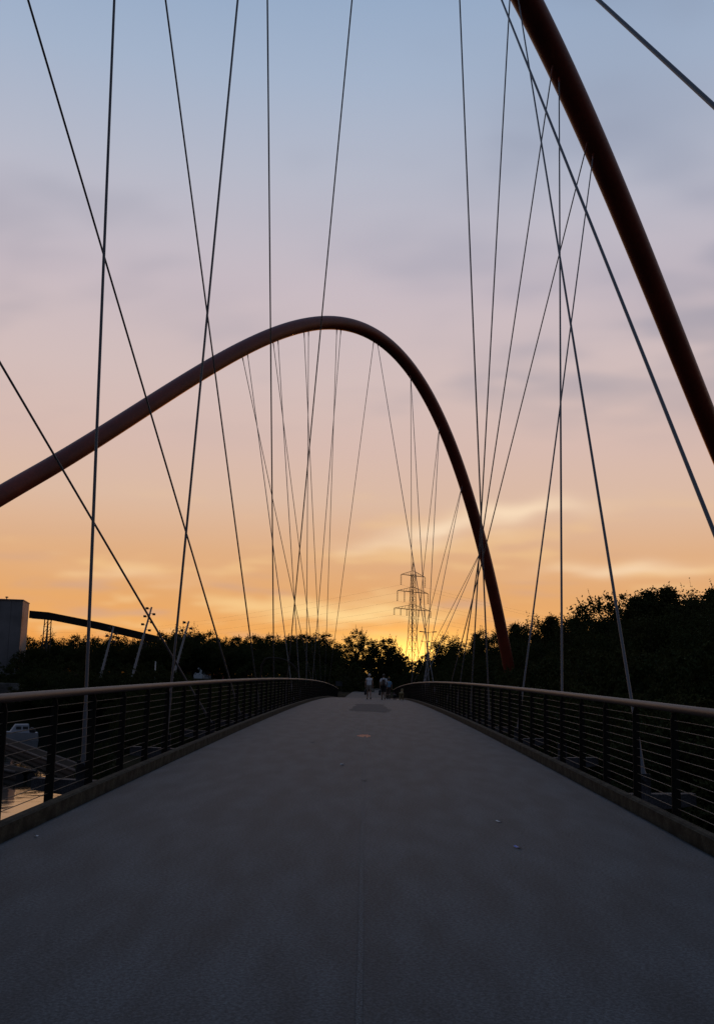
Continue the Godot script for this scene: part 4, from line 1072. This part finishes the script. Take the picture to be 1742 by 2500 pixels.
# figure walking away from the viewer (facing -z); arms and stride vary
func build_person(label: String, x: float, s: float, tall: float, look: Dictionary) -> void:
	var t := thing("person", label, "person", W(x, deck_y(s), s), look.turn)
	var q := tall / 1.75
	var st: float = look.stride
	var hipL := Vector3(-0.095, 0.93, 0) * q; var hipR := Vector3(0.095, 0.93, 0) * q
	var kneeL := Vector3(-0.1, 0.5, -0.16 * st) * q; var kneeR := Vector3(0.1, 0.5, -0.02 * st) * q
	var ankL := Vector3(-0.1, 0.085, -0.2 * st) * q; var ankR := Vector3(0.1, 0.1 + 0.07 * st, 0.3 * st) * q
	var shL := Vector3(-0.168, 1.375, 0.0) * q; var shR := Vector3(0.168, 1.375, 0.0) * q
	var elL := Vector3(-0.245, 1.14, 0.05 * st + 0.02) * q; var elR := Vector3(0.25, 1.14, -0.05 * st) * q
	var wrL := Vector3(-0.255, 0.89, 0.0) * q; var wrR := Vector3(0.27, 0.9, -0.2 * st) * q
	var legs := [[hipL, kneeL, 0.085 * q, 0.058 * q], [kneeL, kneeL.lerp(ankL, 0.35) + Vector3(0, 0, 0.02), 0.056 * q, 0.057 * q], [kneeL.lerp(ankL, 0.35) + Vector3(0, 0, 0.02), ankL, 0.055 * q, 0.036 * q], [hipR, kneeR, 0.085 * q, 0.058 * q], [kneeR, kneeR.lerp(ankR, 0.35) + Vector3(0, 0, 0.02), 0.056 * q, 0.057 * q], [kneeR.lerp(ankR, 0.35) + Vector3(0, 0, 0.02), ankR, 0.055 * q, 0.036 * q]]
	var feet := [[ankL - Vector3(0, 0.04, -0.03) * q, ankL + Vector3(-0.01, -0.05, -0.15) * q, 0.04 * q, 0.032 * q], [ankR - Vector3(0, 0.05, -0.03) * q, ankR + Vector3(0.01, -0.11 if st > 0.5 else -0.05, -0.13) * q, 0.04 * q, 0.03 * q]]
	var torso := [[Vector3(0, 0.95, 0) * q, Vector3(0, 1.1, 0.0) * q, 0.118 * q, 0.112 * q, 1.35], [Vector3(0, 1.1, 0) * q, Vector3(0, 1.3, 0.01) * q, 0.108 * q, 0.118 * q, 1.28], [shL, Vector3(0, 1.44, 0.01) * q, 0.055 * q, 0.06 * q], [shR, Vector3(0, 1.44, 0.01) * q, 0.055 * q, 0.06 * q], [Vector3(0, 1.4, 0.01) * q, Vector3(0, 1.5, 0) * q, 0.07 * q, 0.054 * q]]
	var arms := [[shL, elL, 0.052 * q, 0.041 * q], [elL, wrL, 0.04 * q, 0.027 * q], [shR, elR, 0.052 * q, 0.041 * q], [elR, wrR, 0.04 * q, 0.027 * q]]
	var head := [[Vector3(0, 1.48, 0.0) * q, Vector3(0, 1.56, -0.01) * q, 0.052 * q, 0.05 * q], [Vector3(0, 1.655, 0.005) * q, Vector3(0, 1.66, -0.03) * q, 0.088 * q, 0.082 * q, 0.88], [Vector3(0, 1.59, -0.055) * q, Vector3(0, 1.58, -0.075) * q, 0.05 * q, 0.036 * q], [Vector3(0, 1.65, -0.1) * q, Vector3(0, 1.62, -0.122) * q, 0.012 * q, 0.016 * q], [Vector3(-0.08, 1.64, 0.0) * q, Vector3(-0.084, 1.61, -0.005) * q, 0.016 * q, 0.011 * q], [Vector3(0.08, 1.64, 0.0) * q, Vector3(0.084, 1.61, -0.005) * q, 0.016 * q, 0.011 * q], [Vector3(-0.03, 1.605, -0.1) * q, Vector3(0.03, 1.605, -0.1) * q, 0.011 * q, 0.011 * q], [Vector3(-0.036, 1.665, -0.1) * q, Vector3(0.036, 1.665, -0.1) * q, 0.012 * q, 0.012 * q]]
	var g := Shape.new()
	net(g, legs + feet + torso + arms + [head[0]], 0.026, 0.035 * q)
	net(g, head, 0.014, 0.014)
	net(g, hand_caps(wrL, wrL - elL, Vector3(-1, 0, 0), q, 0.9), 0.0085, 0.007)
	net(g, hand_caps(wrR, wrR - elR, Vector3(1, 0, 0), q, 0.5), 0.0085, 0.007)
	put("body", g.mesh(), M.skin, t)
	var sleeve: float = look.sleeve
	var shirt := Shape.new()
	var sc: Array = grown(torso.slice(0, 4), 0.013)
	if sleeve > 0.0:
		sc.append([shL, shL.lerp(elL, sleeve), 0.064 * q, 0.06 * q]); sc.append([shR, shR.lerp(elR, sleeve), 0.064 * q, 0.06 * q])
	net(shirt, sc, 0.024, 0.035, true, Vector3(-9, 0.97 * q, -9), Vector3(9, 1.475 * q, 9))
	put("shirt", shirt.mesh(), look.shirt, t)
	var sh := Shape.new()
	var lc := [[Vector3(0, 0.93, 0) * q, Vector3(0, 1.03, 0) * q, 0.125 * q, 0.122 * q, 1.38]]
	var ln: float = look.trouser
	lc.append([hipL, hipL.lerp(kneeL, minf(ln, 1.0)), 0.102 * q, 0.086 * q]); lc.append([hipR, hipR.lerp(kneeR, minf(ln, 1.0)), 0.102 * q, 0.086 * q])
	if ln > 1.0:
		lc.append([kneeL, ankL, 0.08 * q, 0.062 * q]); lc.append([kneeR, ankR, 0.08 * q, 0.062 * q])
	net(sh, lc, 0.024, 0.03, true, Vector3(-9, -9, -9), Vector3(9, 1.02 * q, 9))
	put("shorts" if ln <= 1.0 else "trousers", sh.mesh(), look.bottom, t)
	var hr := Shape.new()
	net(hr, [[Vector3(0, 1.67, 0.02) * q, Vector3(0, 1.68, -0.025) * q, 0.096 * q, 0.09 * q, 0.9], [Vector3(0, 1.66, 0.05) * q, Vector3(0, 1.66 - look.hair, 0.055) * q, 0.072 * q, 0.05 * q, 1.1]], 0.017, 0.02, true, Vector3(-9, -9, -0.075 * q), Vector3(9, 9, 9))
	put("hair", hr.mesh(), look.hair_mat, t)
	var sho := Shape.new()
	net(sho, grown(feet, 0.01), 0.014, 0.02)
	put("shoes", sho.mesh(), M.cloth_dark, t)
	if look.has("bag"):
		var b := thing("carrier_bag", look.bag, "bag", t.transform * (wrL + Vector3(0, -0.12, 0)), look.turn)
		var bs := Shape.new()
		net(bs, [[Vector3(0, -0.2, 0.07), Vector3(0, -0.2, -0.07), 0.1, 0.1, 0.7], [Vector3(0, -0.36, 0.1), Vector3(0, -0.36, -0.1), 0.11, 0.11, 0.75]], 0.02, 0.06)
		put("sack", bs.mesh(), M.cloth_dark, b)
		for zz in [-0.05, 0.05]:
			var hs := Shape.new(); hs.tube([Vector3(0, -0.12, zz * 1.6), Vector3(0, -0.02, zz * 0.7), Vector3(0, 0.03, 0)], 0.008, 6)
			put("handle", hs.mesh(), M.cloth_dark, b)
	if look.has("pack"):
		var b := thing("backpack", look.pack, "backpack", t.transform * (Vector3(0, 1.2, 0.17) * q), look.turn)
		var bs := Shape.new()
		net(bs, [[Vector3(0, -0.16, 0.03), Vector3(0, 0.1, 0.02), 0.11, 0.095, 1.25], [Vector3(0, -0.12, 0.11), Vector3(0, -0.03, 0.1), 0.06, 0.055, 1.4]], 0.018, 0.03)
		put("pouch", bs.mesh(), M.cloth_brown, b)
		for sg in [-1.0, 1.0]:
			var hs := Shape.new(); hs.tube([Vector3(sg * 0.07, 0.13, 0.0), Vector3(sg * 0.115, 0.24, -0.08), Vector3(sg * 0.125, 0.265, -0.17), Vector3(sg * 0.13, 0.2, -0.29), Vector3(sg * 0.14, -0.1, -0.3), Vector3(sg * 0.16, -0.16, -0.15), Vector3(sg * 0.11, -0.16, 0.0)], 0.017, 6)
			put("strap", hs.mesh(), M.cloth_dark, b)

func build_dog(label: String, x: float, s: float, sc: float, fur: Material, turn: float) -> void:
	var t := thing("dog", label, "dog", W(x, deck_y(s), s), turn)
	var c := []
	limb(c, sc, Vector3(0, 0.5, -0.2), Vector3(0, 0.49, -0.02), 0.135, 0.13, 0.85)   # deep chest
	limb(c, sc, Vector3(0, 0.49, -0.02), Vector3(0, 0.52, 0.26), 0.12, 0.1, 0.9)      # belly to rump
	limb(c, sc, Vector3(0, 0.56, -0.25), Vector3(0, 0.73, -0.36), 0.085, 0.07)         # neck
	limb(c, sc, Vector3(0, 0.76, -0.38), Vector3(0, 0.755, -0.43), 0.082, 0.07)        # skull
	limb(c, sc, Vector3(0, 0.735, -0.47), Vector3(0, 0.715, -0.56), 0.048, 0.034)      # muzzle
	for sg in [-1.0, 1.0]:
		limb(c, sc, Vector3(sg * 0.075, 0.79, -0.37), Vector3(sg * 0.1, 0.7, -0.37), 0.03, 0.024)      # ears
		limb(c, sc, Vector3(sg * 0.09, 0.47, -0.22), Vector3(sg * 0.09, 0.27, -0.2), 0.058, 0.036)
		limb(c, sc, Vector3(sg * 0.09, 0.27, -0.2), Vector3(sg * 0.09, 0.05, -0.22 - sg * 0.04), 0.034, 0.027)
		limb(c, sc, Vector3(sg * 0.09, 0.03, -0.22 - sg * 0.04), Vector3(sg * 0.09, 0.028, -0.27 - sg * 0.04), 0.03, 0.027)
		limb(c, sc, Vector3(sg * 0.085, 0.5, 0.22), Vector3(sg * 0.1, 0.34, 0.17), 0.085, 0.052)        # thigh, knee forward
		limb(c, sc, Vector3(sg * 0.1, 0.34, 0.17), Vector3(sg * 0.1, 0.2, 0.32), 0.046, 0.03)           # to the hock behind
		limb(c, sc, Vector3(sg * 0.1, 0.2, 0.32), Vector3(sg * 0.1, 0.05, 0.29), 0.03, 0.026)
		limb(c, sc, Vector3(sg * 0.1, 0.03, 0.28), Vector3(sg * 0.1, 0.028, 0.22), 0.03, 0.028)
	limb(c, sc, Vector3(0, 0.56, 0.33), Vector3(0.01, 0.5, 0.45), 0.034, 0.032)
	limb(c, sc, Vector3(0.01, 0.5, 0.45), Vector3(0.02, 0.36, 0.5), 0.036, 0.018)
	var g := Shape.new(); net(g, c, 0.024 * maxf(sc, 0.75), 0.03 * sc)
	put("body", g.mesh(), fur, t)
	var cl := Shape.new()
	var ring := []
	for k in 13:
		var a := TAU * k / 12.0
		ring.append((Vector3(0, 0.645, -0.305) + Vector3(cos(a) * 0.083, sin(a) * 0.05, sin(a) * 0.066)) * sc)
	cl.tube(ring, 0.011 * sc, 6, false)
	put("collar", cl.mesh(), M.canvas_red, t)

func build_people() -> void:
	build_person("white haired person in a white sleeveless top walking away", 0.24, 69.0, 1.72, {"turn": 0.05, "stride": 0.7, "sleeve": 0.0, "shirt": M.cloth_white, "bottom": M.cloth_sand, "trouser": 0.55, "hair": 0.03, "hair_mat": M.hair_white, "bag": "dark bag carried by the white haired person"})
	build_person("dark haired person in white shirt wearing a backpack", 1.22, 69.0, 1.72, {"turn": -0.04, "stride": 0.85, "sleeve": 0.55, "shirt": M.cloth_white, "bottom": M.cloth_dark, "trouser": 0.8, "hair": 0.06, "hair_mat": M.hair_dark, "bag": "dark bag carried by the person with the backpack", "pack": "brown backpack with dark straps on the walker in white"})
	build_person("dark haired smaller person in a pale blue shirt", 1.7, 75.0, 1.56, {"turn": -0.1, "stride": 0.6, "sleeve": 0.6, "shirt": M.cloth_blue, "bottom": M.cloth_brown, "trouser": 2.0, "hair": 0.05, "hair_mat": M.hair_dark})
	build_dog("golden long legged dog walking beside the people", 2.42, 68.0, 0.92, M.fur_gold, -0.15)
	build_dog("small black dog beside the golden dog", 1.98, 68.8, 0.62, M.fur_black, 0.2)

func build_litter() -> void:
	rng.seed = 77
	for q in [[-0.32, 15.77, 0.06, "paper_scrap", M.paper, "pale paper scrap nearest the middle of the deck", "litter"], [1.37, 10.27, 0.05, "paper_scrap", M.paper, "white paper scrap beside the blue wrapper", "litter"], [-2.75, 8.78, 0.03, "paper_scrap", M.paper, "tiny pale scrap beside the kerb on the canal side", "litter"], [1.34, 8.83, 0.055, "foil_wrapper", M.blue_foil, "blue foil wrapper lying on the deck", "litter"], [0.03, 13.62, 0.07, "fallen_leaf", M.dead_leaf, "dark curled leaf in the middle of the deck", "leaf"], [-1.03, 20.41, 0.09, "fallen_leaf", M.dead_leaf, "larger dark leaf on the canal half of the deck", "leaf"]]:
		var g := Shape.new()
		var n := 4
		var r: float = q[2] * 0.62
		var a0 := rng.randf() * TAU
		var grid := []
		for j in n + 1:
			for k in n + 1:
				var x := (k / float(n) - 0.5) * 2.0 * r; var z := (j / float(n) - 0.5) * 1.2 * r
				if q[6] == "leaf": z *= sqrt(maxf(0.02, 1.0 - pow(x / r, 2.0)))
				grid.append(Vector3(x * cos(a0) - z * sin(a0), 0.004 + 0.3 * absf(x) * absf(x) / r + rng.randf() * r * 0.1, x * sin(a0) + z * cos(a0)))
		for j in n:
			for k in n:
				var a: int = j * (n + 1) + k
				var nn: Vector3 = -(grid[a + 1] - grid[a]).cross(grid[a + n + 1] - grid[a]).normalized()
				g.quad(grid[a], grid[a + 1], grid[a + n + 2], grid[a + n + 1], nn if nn.y > 0 else -nn)
		var o := put(q[3], g.mesh(), q[4], self, Transform3D(Basis.IDENTITY, W(q[0], deck_y(q[1]), q[1])))
		tag(o, q[5], q[6])

# ---------------------------------------------------------------- scene
func _ready() -> void:
	var cam := Camera3D.new()
	cam.name = "camera"
	cam.fov = rad_to_deg(2.0 * atan(1250.0 / 2430.0))
	cam.near = 0.05; cam.far = 4000.0
	var pitch := 0.165202; var yaw := -0.0128211; var roll := -0.0229827
	var rows := []
	for axis in 3:
		var p := Vector3.ZERO; p[axis] = 1.0      # right, up, forward
		var x := cos(yaw) * p.x - sin(yaw) * p.z; var z := sin(yaw) * p.x + cos(yaw) * p.z
		var y := cos(pitch) * p.y - sin(pitch) * z; z = sin(pitch) * p.y + cos(pitch) * z
		rows.append(Vector3(cos(roll) * x - sin(roll) * y, sin(roll) * x + cos(roll) * y, z))
	var right := Vector3(rows[0].x, rows[1].x, -rows[2].x); var up := Vector3(rows[0].y, rows[1].y, -rows[2].y); var fwd := Vector3(rows[0].z, rows[1].z, -rows[2].z)
	cam.transform = Transform3D(Basis(right, up, -fwd), Vector3(0.0227, 1.5, 0.0))
	add_child(cam)
	cam.current = true

	var env := Environment.new()
	env.tonemap_mode = Environment.TONE_MAPPER_LINEAR
	env.tonemap_exposure = 1.0
	env.background_mode = Environment.BG_SKY
	env.background_energy_multiplier = 1.0
	env.sdfgi_enabled = true; env.ssao_enabled = true; env.ssil_enabled = true
	var sky := Sky.new()
	var sm := PanoramaSkyMaterial.new()
	sm.panorama = ImageTexture.create_from_image(sky_image())
	sky.sky_material = sm
	env.sky = sky
	var we := WorldEnvironment.new(); we.name = "world"; we.environment = env
	add_child(we)

	var sun := DirectionalLight3D.new()
	sun.name = "sun"
	sun.light_color = Color(1.0, 0.56, 0.24)
	sun.light_energy = 0.05
	sun.light_angular_distance = 2.0
	sun.shadow_enabled = true
	var az := deg_to_rad(3.3); var el := deg_to_rad(0.4)
	add_child(sun)
	sun.look_at_from_position(Vector3.ZERO, -Vector3(sin(az) * cos(el), sin(el), -cos(az) * cos(el)), Vector3.UP)

	make_materials()
	build_setting()
	build_bridge()
	build_trees()
	build_pylon()
	build_park()
	build_people()
	build_litter()
